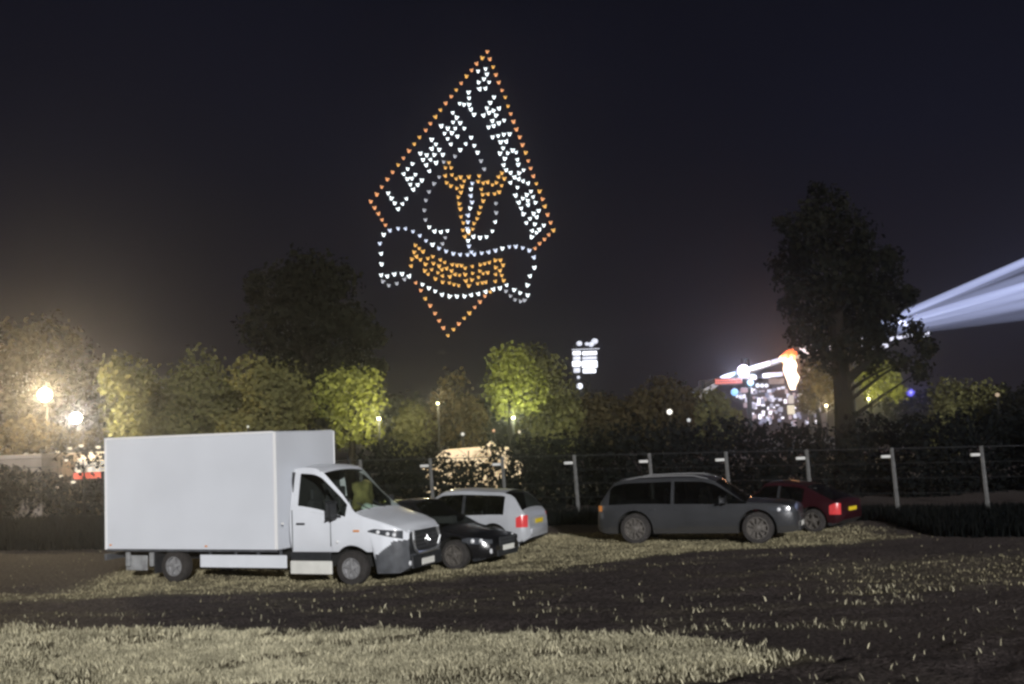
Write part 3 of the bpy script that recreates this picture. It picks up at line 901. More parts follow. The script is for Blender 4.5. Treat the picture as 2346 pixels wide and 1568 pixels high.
# ------------------------------------------------------------------ trees, shrubs, hedge
BARK = mat('bark', (0.008, 0.0065, 0.006), 0.95, spec=.03, var=.4, vscale=5, bump=.5)
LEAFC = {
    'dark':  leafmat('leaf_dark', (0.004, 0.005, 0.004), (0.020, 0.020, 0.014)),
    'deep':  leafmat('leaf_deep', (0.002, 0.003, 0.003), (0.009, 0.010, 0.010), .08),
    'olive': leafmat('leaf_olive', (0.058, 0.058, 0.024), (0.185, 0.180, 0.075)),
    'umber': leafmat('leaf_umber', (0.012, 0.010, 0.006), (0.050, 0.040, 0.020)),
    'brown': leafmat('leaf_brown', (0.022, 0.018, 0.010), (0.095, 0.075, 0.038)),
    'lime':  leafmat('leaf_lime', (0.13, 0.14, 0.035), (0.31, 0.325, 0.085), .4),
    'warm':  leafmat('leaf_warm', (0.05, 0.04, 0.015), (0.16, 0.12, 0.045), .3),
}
def leaves(blobs, dens, size, shell=0.55, flat=1.0, seed=0):
    """leaf cards spread through round clumps; blobs are (centre, radius)"""
    rng = np.random.default_rng(seed)
    C = []; N = []; Tn = []
    for (c, r) in blobs:
        n = max(20, int(dens * r * r))
        d = rng.normal(size=(n, 3)); d /= np.linalg.norm(d, axis=1)[:, None]
        rad = r * (shell + (1 - shell) * rng.random(n)) ** 0.6 * (0.80 + 0.45 * rng.random(n))
        lump_ = np.array([1 + 0.32 * mnoise.noise(Vector((d_[0] * 1.7 + c[0], d_[1] * 1.7 + c[1], d_[2] * 1.7 + c[2]))) + 0.2 * mnoise.noise(Vector((d_[0] * 4.3 + c[0], d_[1] * 4.3, d_[2] * 4.3 + c[2]))) for d_ in d])
        rad = rad * lump_
        C.append(np.array(c)[None] + d * rad[:, None] * np.array([1, 1, flat])[None])
        nn = d + rng.normal(size=(n, 3)) * 0.7
        N.append(nn / np.linalg.norm(nn, axis=1)[:, None])
        Tn.append(np.clip(.12 + rng.random(n) * 0.42 + rng.random() * 0.40 + 0.14 * d[:, 2], 0, 1))
    C = np.concatenate(C); N = np.concatenate(N); Tn = np.concatenate(Tn)
    n = len(C)
    a = np.cross(N, rng.normal(size=(n, 3))); a /= np.linalg.norm(a, axis=1)[:, None] + 1e-9
    b = np.cross(N, a)
    s1 = size * (0.55 + 0.9 * rng.random(n))[:, None]; s2 = s1 * (0.45 + 0.3 * rng.random(n))[:, None]
    bend = N * s1 * 0.25
    V = np.stack([C - a * s1, C + b * s2 + bend, C + a * s1, C - b * s2 + bend], 1).reshape(-1, 3)
    k0 = np.arange(n) * 4
    Fc = np.concatenate([np.stack([k0, k0 + 1, k0 + 2], 1), np.stack([k0, k0 + 2, k0 + 3], 1)])
    return V, Fc, np.repeat(Tn, 4)

def tree(name, label, cat, pblobs, Y, leaf, trunk_px=None, size=.22, dens=170, spread=.55, group=None, trunk_r=.22, seed=1, shell=.5, base_z=None):
    """crown clumps given as picture circles (px, py, radius) at depth Y, spread in depth about the trunk"""
    rnd = random.Random(seed)
    B = []
    cx = sum(b[0] * b[2] for b in pblobs) / sum(b[2] for b in pblobs)
    ext = (max(b[0] + b[2] for b in pblobs) - min(b[0] - b[2] for b in pblobs)) / 2 * S(Y)
    for b in pblobs:
        off = rnd.uniform(-1, 1) * max(0.0, ext - b[2] * S(Y)) * spread
        p = at(b[0], b[1], Y + off)
        B.append((p, b[2] * S(Y + off)))
    tx = at(trunk_px if trunk_px is not None else cx, 1000, Y)
    gz = tz(tx.x, Y)
    root = empty(name, (tx.x, Y, gz))
    tag(root, label, cat, group)
    o = Vector((tx.x, Y, gz))
    V, Fc, Tn = leaves([((p - o)[:], r) for p, r in B], dens, size, shell, seed=seed)
    raw_mesh('crown' if cat == 'tree' else 'foliage', V, Fc, LEAFC[leaf], root, tone=Tn)
    m = MB()
    topz = max((p - o).z for p, r in B)
    lowz = min((p - o).z - r for p, r in B)
    th = max(lowz + (topz - lowz) * .55, topz * .5)
    m.tube([(0, 0, -.3), (.03 * th * rnd.uniform(-1, 1), 0, th * .35), (.04 * th * rnd.uniform(-1, 1), .02 * th, th * .7), (0, 0, th)], [trunk_r * 1.35, trunk_r, trunk_r * .75, trunk_r * .35], 9)
    for p, r in B:
        q = p - o
        z0 = max(.25 * th, min(th * .85, q.z - .6 * abs(q.x)))
        a_ = Vector((0, 0, z0))
        mid = a_.lerp(q, .5) + Vector((rnd.uniform(-.2, .2), rnd.uniform(-.2, .2), .15 * r))
        m.tube([a_, mid, q], [trunk_r * .26, trunk_r * .14, trunk_r * .04], 6)
    m.build('trunk', BARK, root, smooth=True)
    return root

def blob_mass(x0, x1, ytop, ybot, r, n, seed, jitter=.3, flat=.45):
    """a loose mass of clumps filling a picture rectangle with a rounded head"""
    rnd = random.Random(seed); out = []
    for i in range(n):
        u = rnd.random(); px = x0 + r * .8 + (x1 - x0 - 1.6 * r) * u
        dome = math.sqrt(max(0, 1 - (2 * u - 1) ** 2))
        yt = ybot + (ytop - ybot) * (flat + (1 - flat) * dome)
        v = rnd.random() ** .8
        py = yt + r + (ybot - yt - r) * v
        out.append((px, py, r * rnd.uniform(1 - jitter, 1 + jitter)))
    return out

# tall dark tree beside the drone picture
def ragged(base, n, seed, r0=18, r1=34):
    rnd = random.Random(seed); out = list(base)
    for _ in range(n):
        b = rnd.choice(base); a = rnd.uniform(-math.pi, math.pi)
        out.append((b[0] + math.cos(a) * b[2] * rnd.uniform(.75, 1.1), b[1] - abs(math.sin(a)) * b[2] * rnd.uniform(.5, 1.0) * rnd.choice((1, 1, -1)), rnd.uniform(r0, r1)))
    return out
tree('tree', 'tall dark tree rising behind the van with its crown in the night sky', 'tree',
     ragged([(700, 630, 60), (640, 670, 62), (765, 650, 60), (600, 750, 55), (715, 730, 72), (800, 750, 60), (655, 815, 62), (755, 840, 60), (845, 770, 40), (700, 890, 48), (620, 850, 44), (820, 840, 40), (700, 690, 55)], 22, 3),
     62, 'dark', 712, .17, 300, seed=21, trunk_r=.40, shell=.3)
# tall tree on the right
tree('tree', 'tall dark tree standing in front of the festival stage lights', 'tree',
     ragged([(1900, 480, 55), (1845, 530, 60), (1950, 545, 60), (1810, 610, 52), (1905, 625, 72), (2005, 620, 60), (2045, 690, 46), (1850, 700, 55), (1945, 715, 66), (2015, 745, 50), (1885, 770, 42), (1980, 680, 50)], 22, 4)
     + [(2095, 760, 30), (2120, 800, 28), (2060, 830, 26), (2110, 850, 28), (2010, 810, 24), (1870, 800, 40), (1960, 795, 44), (1915, 835, 34), (1830, 765, 34), (2000, 835, 30), (1980, 770, 44)],
     66, 'dark', 1938, .17, 290, seed=22, trunk_r=.55, shell=.3)
# trees behind the van, left to right
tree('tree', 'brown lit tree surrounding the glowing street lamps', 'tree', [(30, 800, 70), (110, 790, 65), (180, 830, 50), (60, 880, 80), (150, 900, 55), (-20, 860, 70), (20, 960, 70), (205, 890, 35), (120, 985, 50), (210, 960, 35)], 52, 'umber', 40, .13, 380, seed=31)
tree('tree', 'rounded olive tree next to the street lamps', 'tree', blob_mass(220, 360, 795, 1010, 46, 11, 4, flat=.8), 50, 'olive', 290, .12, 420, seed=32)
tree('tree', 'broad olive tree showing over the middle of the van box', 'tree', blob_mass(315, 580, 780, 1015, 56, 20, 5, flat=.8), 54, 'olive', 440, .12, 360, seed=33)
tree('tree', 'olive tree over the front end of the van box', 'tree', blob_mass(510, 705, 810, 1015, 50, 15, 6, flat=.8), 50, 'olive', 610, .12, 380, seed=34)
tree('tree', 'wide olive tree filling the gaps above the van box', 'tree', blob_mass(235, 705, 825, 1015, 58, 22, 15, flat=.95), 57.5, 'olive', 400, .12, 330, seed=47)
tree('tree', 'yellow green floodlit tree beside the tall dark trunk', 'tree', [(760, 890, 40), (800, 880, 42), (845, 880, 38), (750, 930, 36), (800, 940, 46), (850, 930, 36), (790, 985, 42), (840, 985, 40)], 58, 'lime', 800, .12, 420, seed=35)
tree('tree', 'dark small tree between the two floodlit trees', 'tree', blob_mass(890, 1020, 905, 1030, 36, 9, 7), 60, 'olive', 950, .12, 380, seed=36)
tree('tree', 'brownish pointed tree behind the lit marquee', 'tree', [(1040, 880, 34), (1020, 930, 42), (1065, 940, 42), (1000, 980, 44), (1060, 1000, 50), (1090, 960, 35)], 60, 'brown', 1040, .12, 380, seed=37)
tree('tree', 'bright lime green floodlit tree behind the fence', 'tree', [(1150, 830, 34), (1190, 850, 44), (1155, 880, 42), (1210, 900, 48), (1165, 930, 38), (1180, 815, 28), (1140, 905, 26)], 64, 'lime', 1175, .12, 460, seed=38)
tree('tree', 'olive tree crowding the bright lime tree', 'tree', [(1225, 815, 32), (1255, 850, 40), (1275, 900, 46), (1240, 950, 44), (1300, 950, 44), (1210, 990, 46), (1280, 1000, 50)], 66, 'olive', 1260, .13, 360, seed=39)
tree('tree', 'low brown tree under the lit tower', 'tree', blob_mass(1310, 1450, 880, 1010, 40, 9, 8), 70, 'brown', 1390, .14, 330, seed=40)
tree('tree', 'wide brown tree between the lit tower and the stage', 'tree', blob_mass(1410, 1600, 845, 1000, 46, 12, 9), 70, 'brown', 1500, .14, 330, seed=41)
tree('tree', 'low olive tree at the foot of the stage canopy', 'tree', blob_mass(1560, 1690, 880, 990, 36, 9, 10), 74, 'olive', 1630, .14, 330, seed=42)
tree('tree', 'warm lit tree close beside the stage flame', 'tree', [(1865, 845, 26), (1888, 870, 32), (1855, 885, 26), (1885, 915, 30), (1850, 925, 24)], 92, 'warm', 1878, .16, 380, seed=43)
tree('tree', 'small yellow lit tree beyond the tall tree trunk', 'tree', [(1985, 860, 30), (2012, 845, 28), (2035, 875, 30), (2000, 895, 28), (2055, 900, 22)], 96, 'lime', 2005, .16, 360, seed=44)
tree('tree', 'olive tree below the pale light beams', 'tree', blob_mass(2120, 2300, 835, 1000, 46, 12, 12), 72, 'olive', 2210, .14, 300, seed=45)
tree('tree', 'dark tree beyond the last fence post', 'tree', blob_mass(2270, 2480, 850, 1010, 50, 12, 13), 68, 'dark', 2370, .14, 300, seed=46)

tree('bush', 'brown bush under the street lamps', 'bush', [(50, 990, 42), (95, 1000, 36), (140, 1005, 32), (185, 1008, 26), (20, 1015, 36), (215, 1000, 22)], 45, 'brown', 100, .10, 420, seed=51, trunk_r=.1)
tree('bush', 'loose bush half hiding the lit marquee', 'bush', [(975, 1030, 24), (1010, 1050, 22), (1130, 1035, 24), (1150, 1055, 26), (1050, 1078, 24), (1095, 1070, 18), (1125, 1068, 20), (1185, 1040, 26), (1035, 1018, 12), (1110, 1022, 12)], 50.5, 'dark', 1080, .10, 300, seed=52, trunk_r=.08)

tree('bush', 'thin bush in front of the lit stalls', 'bush', [(190, 1042, 20), (150, 1052, 18), (222, 1058, 18), (212, 1034, 11), (175, 1070, 18), (236, 1046, 9)], 44.9, 'dark', 190, .09, 330, seed=53, trunk_r=.05)

# far dark wood closing the horizon
def wood(name, label, px0, px1, ytop, Y, r, n, leaf, seed, dens=40, size=.5):
    rnd = random.Random(seed)
    B = []
    for i in range(n):
        px = px0 + (px1 - px0) * (i + rnd.random()) / n
        for k2 in range(2):
            p = at(px, ytop + rnd.uniform(-18, 14) + r * (.8 + 1.3 * k2), Y + rnd.uniform(-5, 5))
            B.append((p[:], r * S(Y) * rnd.uniform(.8, 1.25)))
    V, Fc, Tn = leaves(B, dens, size, .5, seed=seed)
    o = raw_mesh(name, V, Fc, LEAFC[leaf], tone=Tn)
    return tag(o, label, 'wood', kind='stuff')
wood('distant_wood', 'far dark line of woodland behind the festival ground', -200, 1650, 925, 170, 34, 46, 'dark', 71)
wood('distant_wood', 'far dark line of woodland below the light beams', 2050, 2600, 900, 175, 36, 14, 'dark', 72)

# dark hedge behind the fence, one bush after another
HB = [(-60, 60, 1060), (40, 150, 1085), (130, 270, 1090), (820, 930, 1010), (900, 1010, 1045), (985, 1095, 1058), (1075, 1200, 1052), (1180, 1310, 1000), (1290, 1420, 985), (1400, 1530, 975), (1510, 1640, 968), (1620, 1750, 960), (1730, 1860, 972), (1840, 1970, 966), (1950, 2080, 948), (2060, 2190, 945), (2170, 2300, 940), (2280, 2420, 935), (2390, 2520, 935)]
hlabels = ['beside the beige shed', 'under the stall lights', 'just behind the rear of the van box', 'behind the bonnet of the van', 'between the van bonnet and the lit marquee', 'in front of the lit marquee roof', 'between the lit marquee and the lime tree', 'under the bright lime tree', 'below the lit tower', 'between tower and stage above the off-road car roof', 'above the rear of the off-road car', 'below the left end of the stage', 'below the stage lights', 'below the stage flame', 'below the tall tree trunk', 'between the tall tree trunk and the second last fence post', 'behind the second last fence post', 'behind the last fence post', 'beyond the last fence post']
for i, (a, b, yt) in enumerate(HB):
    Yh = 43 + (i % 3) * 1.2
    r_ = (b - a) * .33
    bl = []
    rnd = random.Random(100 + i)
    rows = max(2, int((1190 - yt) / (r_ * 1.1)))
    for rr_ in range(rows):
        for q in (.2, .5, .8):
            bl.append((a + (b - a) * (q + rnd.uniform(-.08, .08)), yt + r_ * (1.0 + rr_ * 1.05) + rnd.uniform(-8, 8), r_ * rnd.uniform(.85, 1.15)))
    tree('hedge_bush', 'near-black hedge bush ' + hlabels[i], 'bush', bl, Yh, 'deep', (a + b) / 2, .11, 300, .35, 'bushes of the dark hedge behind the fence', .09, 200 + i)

# rough weeds along the fence foot
def weed_keep(x, y): return 1.0
WX = []
rnd = random.Random(55)
while len(WX) < 34000:
    k_ = rnd.random()
    px = rnd.uniform(-60, 2420) if k_ < .45 else rnd.uniform(-120, 262) if k_ < .75 else rnd.uniform(1960, 2440)
    p = at(px, ftop(px), fence_at(px))
    dep = -1.6 if k_ < .45 else -9.0 if k_ < .75 else -5.5 * ss(1960, 2150, px) - 1
    y = p.y + rnd.uniform(dep, 1.2); x = p.x * y / p.y
    if k_ >= .75 and rnd.random() < .15: continue
    WX.append((x, y, tz(x, y)))
P = np.array(WX); n = len(P)
hh = np.where(P[:, 0] > 8, .36, .58) * (0.3 + 0.75 * RNG.random(n)); an = RNG.random(n) * 6.28; ln = hh * .35 * RNG.random(n); a2 = RNG.random(n) * 6.28
wv = np.zeros((n, 3, 3)); ww = .035
wv[:, 0] = P + np.stack([-np.cos(an) * ww, -np.sin(an) * ww, 0 * hh - .02], 1)
wv[:, 1] = P + np.stack([np.cos(an) * ww, np.sin(an) * ww, 0 * hh - .02], 1)
wv[:, 2] = P + np.stack([np.cos(a2) * ln, np.sin(a2) * ln, hh], 1)
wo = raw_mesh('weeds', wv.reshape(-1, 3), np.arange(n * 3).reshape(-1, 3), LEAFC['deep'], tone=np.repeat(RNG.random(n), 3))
tag(wo, 'dark rough weeds along the foot of the fence', 'weeds', kind='stuff')

# ------------------------------------------------------------------ lamps on the left
POLE = mat('lamp_pole', (.006, .006, .006), .8)
def street_lamp(px, py, Y, label, rad, c, es, power):
    p = at(px, py, Y); gz = tz(p.x, p.y)
    root = empty('street_lamp', (p.x, p.y, gz)); tag(root, label, 'lamp')
    hz = p.z - gz
    MB().tube([(0, .25, -.2), (0, .25, hz * .6), (0, .25, hz + .25)], [.09, .07, .05], 8).tube([(0, .25, hz + .22), (0, .02, hz + .30)], .035, 6).build('pole', POLE, root, smooth=True)
    MB().lathe([(.03, rad * 1.25), (rad * .35, rad * 1.1), (rad * .4, rad * .93)], 16, 'z', (0, 0, hz)).build('cap', POLE, root, smooth=True)
    MB().ball((0, 0, hz), rad, 3).build('globe', emat('lamp_' + label[:12], c, es), root, smooth=True)
    point_light('lamp_light', (0, -rad * 1.15, hz), power, c, rad * .6, root)
street_lamp(103, 905, 47, 'glowing warm street lamp amid brown foliage', .27, (1.0, .76, .42), 30, 4600)
street_lamp(174, 958, 49, 'smaller cool white street lamp just below the warm one', .23, (1.0, .91, .74), 25, 2600)

# floodlights on short poles that light the bright trees
def flood(px, py, Y, label, c, power, es=4, r=.16):
    p = at(px, py, Y); gz = tz(p.x, p.y)
    root = empty('floodlight', (p.x, p.y, gz)); tag(root, label, 'floodlight')
    hz = p.z - gz
    MB().tube([(0, .1, -.2), (0, .1, hz)], .05, 6).build('pole', POLE, root)
    MB().box(-r * 1.2, r * 1.2, .0, .14, hz - r, hz + r, .03).build('housing', POLE, root)
    MB().box(-r, r, -.02, -.004, hz - r * .8, hz + r * .8, .004).build('lens', emat('flood_' + label[:16], c, es), root)
    point_light('flood_light', (0, -.25, hz + .1), power, c, .15, root)
flood(868, 960, 56.4, 'small floodlight on a pole at the yellow green tree', (1, .95, .50), 480, 3, .08)
flood(1176, 958, 62.0, 'small floodlight on a pole below the bright lime tree', (.95, 1.0, .55), 620, 3, .08)
flood(1003, 925, 57.0, 'small floodlight on a pole over the dark small tree', (1, .88, .50), 300, 2, .07)
flood(1990, 915, 93, 'small floodlight at the small yellow lit tree', (1, .95, .35), 600, 2, .10)
flood(1893, 930, 88, 'small floodlight at the warm lit tree near the flame', (1, .8, .45), 600, 2, .10)

# small round lamps dotted through the trees
for px, py, Y, c, lb, r in [(1534, 944, 60, (1, .95, .85), 'white lamp on a pole over the hedge under the wide brown tree', .15), (1578, 963, 60, (.85, .85, .85), 'dim white lamp on a pole next to a brighter one', .10), (1190, 990, 58, (1, .85, .6), 'pale lamp on a pole under the lime tree', .08), (1060, 995, 57, (1, .95, .9), 'small white lamp above the lit marquee', .09),
                           (1131, 987, 57, (1, .55, .3), 'tiny orange lamp above the lit marquee', .08), (2285, 905, 64, (.6, .45, .3), 'faint warm lamp low in the dark trees below the light beams', .12), (568, 978, 46, (.9, .9, .75), 'faint lamp above the van roof in the olive tree', .05)]:
    p = at(px, py, Y); gz = tz(p.x, p.y)
    root = empty('pole_lamp', (p.x, p.y, gz)); tag(root, lb, 'lamp')
    MB().tube([(0, 0, -.2), (0, 0, p.z - gz - r)], .04, 6).build('pole', POLE, root)
    MB().ball((0, 0, p.z - gz), r, 2).build('globe', emat('bulb_%d' % px, c, 1.6 if r > .12 else .8), root, smooth=True)

# marquee with a warm lit roof, seen over the hedge
mp = at(1085, 1040, 52); gz = tz(mp.x, mp.y)
mq = empty('marquee', (mp.x, mp.y, gz)); tag(mq, 'warm lit cream marquee showing over the hedge behind the fence', 'marquee')
CAN = mat('marquee_canvas', (.75, .62, .42), .8, var=.15, vscale=1.5, emit=(1, .72, .40), es=.52)  # canvas itself glows, in place of lamps inside the tent
hw2 = 125 * S(52); e0 = at(1085, 1072, 52).z - gz; e1 = at(1085, 1030, 52).z - gz; e2 = at(1085, 1028, 52).z - gz
rf = MB().extrude_poly([(-hw2 * .95, e0), (hw2 * .9, e0), (hw2 * .62, e1), (hw2 * .40, e1 + .02), (hw2 * .30, e2 + .3), (hw2 * .20, e1 + .08), (-hw2 * .55, e1)], 0, 5).build('roof', CAN, mq)
MB().box(-hw2 * .9, hw2 * .85, .05, 4.9, .0, e0 - .01).build('wall', CAN, mq)
for q in (-.6, -.1, .4):
    MB().tube([(hw2 * q, -.02, e0 + .02), (hw2 * (q * .9), -.02, e1 - .05)], .04, 5).build('seam', mat('canvas_seam', (.35, .26, .15), .8), rf)
MB().tube([(-hw2 * .9, -.03, .0), (-hw2 * .9, -.03, e0)], .06, 6).build('pole', POLE, mq)

# stalls and a low building on the far left
def stall(px, py, w_px, Y, label, c1, c2):
    p = at(px, py, Y); gz = tz(p.x, p.y); w = w_px * S(Y) / 2; z = p.z - gz
    root = empty('market_stall', (p.x, p.y, gz)); tag(root, label, 'stall')
    MB().extrude_poly([(-w, z - .35), (w, z - .35), (w * .75, z + .1), (-w * .75, z + .1)], 0, 2.2).build('awning', mat('awning_' + label[:8], c1, .7, emit=c1, es=.4), root)  # awning and valance glow by emission instead of being lit by stall lamps
    MB().box(-w, w, -.03, -.005, z - .62, z - .37).build('valance', mat('valance_' + label[:8], c2, .7, emit=c2, es=.5), root)
    for sx in (-.95, .95):
        for yy in (.1, 2.1):
            MB().tube([(sx * w, yy, 0), (sx * w, yy, z - .35)], .03, 6).build('pole', POLE, root)
    MB().box(-w * .95, w * .95, .1, .5, 0, .95, .02).build('counter', mat('counter_wood', (.2, .15, .1), .7), root)
stall(212, 1042, 70, 47, 'lit stall with white awning and red valance behind the van', (.95, .86, .72), (.9, .16, .10))
stall(200, 1062, 62, 46, 'lit stall with violet valance behind the van', (.32, .28, .30), (.28, .20, .62))
for i, (px, py, r, c) in enumerate([(132, 1035, .10, (1, .9, .7)), (160, 1028, .12, (1, .88, .65)), (186, 1022, .12, (1, .9, .72)), (180, 1052, .08, (1, .8, .6)), (152, 1055, .10, (1, .9, .75)), (180, 1080, .13, (1, .93, .75)), (140, 1092, .11, (1, .85, .6)), (168, 1105, .12, (.95, .85, .4)), (132, 1116, .12, (.95, .9, .45)), (98, 1140, .06, (1, 1, .95)), (225, 1025, .13, (1, .92, .8)), (120, 1018, .07, (.9, .8, .65))]):
    p = at(px, py, 44.4); r *= .62
    root = empty('festoon_bulb', p); tag(root, 'round festoon bulb hanging among the lit stalls behind the van', 'bulb', 'festoon bulbs among the lit stalls')
    MB().ball((0, 0, 0), r, 2, (1.25, 1, .8)).build('bulb', emat('fest_%d' % (i % 5), c, 1.1), root, smooth=True)
    MB().lathe([(.03, r * .7), (.03, r * .7 + .09)], 8, 'z').build('socket', POLE, root)
    MB().tube([(0, 0, r * .7 + .08), (0, 0, r + .9)], .008, 4).build('cable', POLE, root)
bp_ = at(40, 1085, 44); gz = tz(bp_.x, bp_.y)
bl = empty('shed', (bp_.x, bp_.y, gz)); tag(bl, 'low beige flat-roofed shed under the street lamps', 'shed')
wz = at(40, 1052, 44).z - gz; ww_ = 55 * S(44)
SH = mat('shed_render', (.24, .20, .17), .85, var=.2, vscale=2)
MB().box(-ww_ * 1.6, ww_, 0, 4, 0, wz).build('wall', SH, bl)
MB().box(-ww_ * 1.65, ww_ * 1.05, -.12, 4.1, wz + .003, wz + .16, .02).build('roof', mat('shed_roof', (.34, .29, .25), .8), bl)
dw = MB().box(-ww_ * .8, -ww_ * .2, -.03, -.004, .05, 2.0, .01).build('door', mat('shed_door', (.03, .03, .03), .7), bl)
MB().ball((-ww_ * .28, -.06, 1.0), .04, 1).build('handle', CHROME, dw)

# ------------------------------------------------------------------ lit tower
YT = 135
def loc_fn(o, Y):
    return lambda px, py: (at(px, py, Y).x - o.x, at(px, py, Y).z - o.z)
tp = at(1340, 1000, YT); gz = tz(tp.x, YT); org = Vector((tp.x, YT, gz))
tw = empty('floodlight_tower', org); tag(tw, 'white lit floodlight tower standing above the trees', 'tower')
L2 = loc_fn(org, YT)
WHT = mat('tower_panel_white', (.8, .82, .88), .5, emit=(.86, .90, 1.0), es=1.5, var=.0)
WHD = mat('tower_panel_dim', (.6, .62, .68), .5, emit=(.72, .76, .90), es=.65)
m_ = MB()
zc = L2(1340, 860)[1]
for sx in (-.8, .8):
    for sy in (-.8, .8):
        m_.tube([(sx, sy, 0), (sx, sy, zc + 3.8)], .07, 5)
for k_ in range(9):
    z0 = zc * k_ / 9; z1 = zc * (k_ + 1) / 9
    sgn = 1 if k_ % 2 else -1
    m_.tube([(-.8 * sgn, -.8, z0), (.8 * sgn, -.8, z1)], .04, 4); m_.tube([(-.8 * sgn, .8, z0), (.8 * sgn, .8, z1)], .04, 4)
    m_.tube([(-.8, -.8 * sgn, z0), (-.8, .8 * sgn, z1)], .04, 4); m_.tube([(.8, -.8 * sgn, z0), (.8, .8 * sgn, z1)], .04, 4)
m_.build('mast', POLE, tw)
def panel(px0, py0, px1, py1, m, name='lamp_panel', y=-1.1, d=.25, b=.08):
    (xa, za), (xb, zb3) = L2(px0, py1), L2(px1, py0)
    return MB().box(xa, xb, y, y + d, za, zb3, b).build(name, m, tw, smooth=True)
panel(1308, 800, 1372, 804, WHD, 'crossbar', -1.25, .3, .04)
panel(1311, 806, 1329, 816, WHT); panel(1333, 806, 1366, 816, WHT)
panel(1312, 818, 1329, 827, WHD); panel(1333, 818, 1366, 826, WHD)
panel(1310, 828, 1329, 842, WHT, b=.3); panel(1313, 844, 1328, 856, WHD, b=.3)
panel(1332, 827, 1367, 845, WHT, b=.12); panel(1334, 846, 1364, 857, WHT, b=.25)
for px, py, r in ((1326, 789, 7), (1343, 790, 5), (1353, 791, 7), (1361, 784, 8)):
    xa, za = L2(px, py)
    MB().ball((xa, -1.0, za), r * S(YT), 2, (1, .6, .85)).build('top_lamp', WHD, tw, smooth=True)
for px, py, r, mm_ in ((1324, 866, 4, WHD), (1327, 886, 7, WHT)):
    xa, za = L2(px, py)
    MB().ball((xa, -1.0, za), r * S(YT), 2).build('mast_lamp', mm_, tw, smooth=True)

# ------------------------------------------------------------------ stage
YS = 118
sp = at(1800, 1000, YS); org = Vector((sp.x, YS, tz(sp.x, YS)))
stg = empty('stage', org); tag(stg, 'festival stage under an arched canopy with lit trusses and screens', 'stage')
L2 = loc_fn(org, YS)
arc = [(1602, 912), (1612, 893), (1640, 875), (1680, 856), (1730, 838), (1790, 820), (1850, 804), (1910, 792), (1970, 786), (2010, 790)]
up_ = [L2(*p) for p in arc]; lo_ = [(a, b - .55) for a, b in up_]
CANO = mat('stage_canopy', (.30, .28, .24), .7, var=.2, vscale=.4)
MB().extrude_poly(up_ + lo_[::-1], 0, 11).build('canopy', CANO, stg)
TRUSS = mat('lit_truss', (.6, .62, .7), .5, emit=(.66, .68, .90), es=.40)  # stage light on the bars is put into the material as emission
for a, b in (((1650, 868), (1690, 853)), ((1715, 846), (1762, 832)), ((1766, 831), (1800, 821)), ((1838, 811), (1866, 804)), ((1870, 806), (1912, 796)), ((1925, 797), (1975, 790)), ((1745, 862), (1790, 858)), ((1690, 862), (1730, 866)), ((1955, 778), (1990, 770)), ((2000, 766), (2028, 748)), ((2035, 778), (2085, 768)), ((1958, 750), (1985, 740)), ((2045, 735), (2075, 745)), ((1990, 800), (2030, 792)), ((2090, 772), (2125, 766)), ((1830, 802), (1858, 796))):
    pa, pb = L2(*a), L2(*b)
    o = MB().box(-.0, 1, -.12, .12, -.22, .22).build('truss', TRUSS, stg)
    dv = Vector((pb[0] - pa[0], 0, pb[1] - pa[1]))
    o.location = (pa[0], -.5, pa[1]); o.scale = (dv.length, 1, 1); o.rotation_euler = (0, -math.atan2(dv.z, dv.x), 0)
d0, d1 = L2(1630, 985), L2(1960, 985)
MB().box(d0[0], d1[0], 0, 11, 0, 1.4, .03).build('deck', mat('stage_deck', (.03, .03, .035), .8), stg)
for px in (1615, 1720, 1860, 1960):
    xa, za = L2(px, 900)
    MB().tube([(xa, 1, 0), (xa, 1, L2(px, 870 if px < 1700 else 820)[1])], .25, 6).build('tower_leg', POLE, stg)
b0_, b1_ = L2(1640, 960), L2(1950, 850)
MB().box(b0_[0], b1_[0], 10, 10.2, 0, b1_[1]).build('backdrop', mat('stage_backdrop', (.05, .035, .04), .9), stg)
rnd = random.Random(5)
SCR = [emat('screen_%d' % i, c, e_) for i, (c, e_) in enumerate([((.80, .78, .95), 1.1), ((.62, .60, .80), .6), ((.92, .88, 1.0), 1.6), ((.75, .55, .62), .6), ((.45, .45, .72), .5)])]
for i in range(150):
    px = rnd.uniform(1718, 1804) if i % 4 else rnd.uniform(1826, 1886); py = rnd.uniform(886, 970)
    if py > 925 and px < 1740: continue
    w = rnd.uniform(1.8, 4.5); h_ = rnd.uniform(2, 6.5)
    (xa, za), (xb, zb3) = L2(px - w, py + h_), L2(px + w, py - h_)
    yy = rnd.uniform(1.0, 8.0)
    MB().box(xa, xb, yy, yy + .2, za, zb3, .05).build('screen_panel', rnd.choice(SCR), stg)
for (x0, y0, x1, y1, c, e_) in ((1810, 905, 1822, 925, (.95, .82, .74), .55), (1808, 928, 1824, 950, (1, .86, .62), .75), (1835, 900, 1850, 940, (.70, .62, .40), .28), (1855, 905, 1870, 950, (.55, .50, .45), .2), (1700, 888, 1716, 900, (.95, .6, .68), .5), (1772, 852, 1800, 862, (1, .38, .25), .45), (1765, 866, 1800, 880, (.85, .6, .55), .3), (1840, 840, 1862, 852, (.9, .62, .5), .35), (1832, 868, 1852, 882, (.85, .62, .58), .3)):
    (xa, za), (xb, zb3) = L2(x0, y1), L2(x1, y0)
    MB().box(xa, xb, .6, .8, za, zb3, .08).build('lit_banner', emat('banner_%d_%d' % (x0, y0), c, e_), stg)  # banners give off their own glow to imitate warm stage light
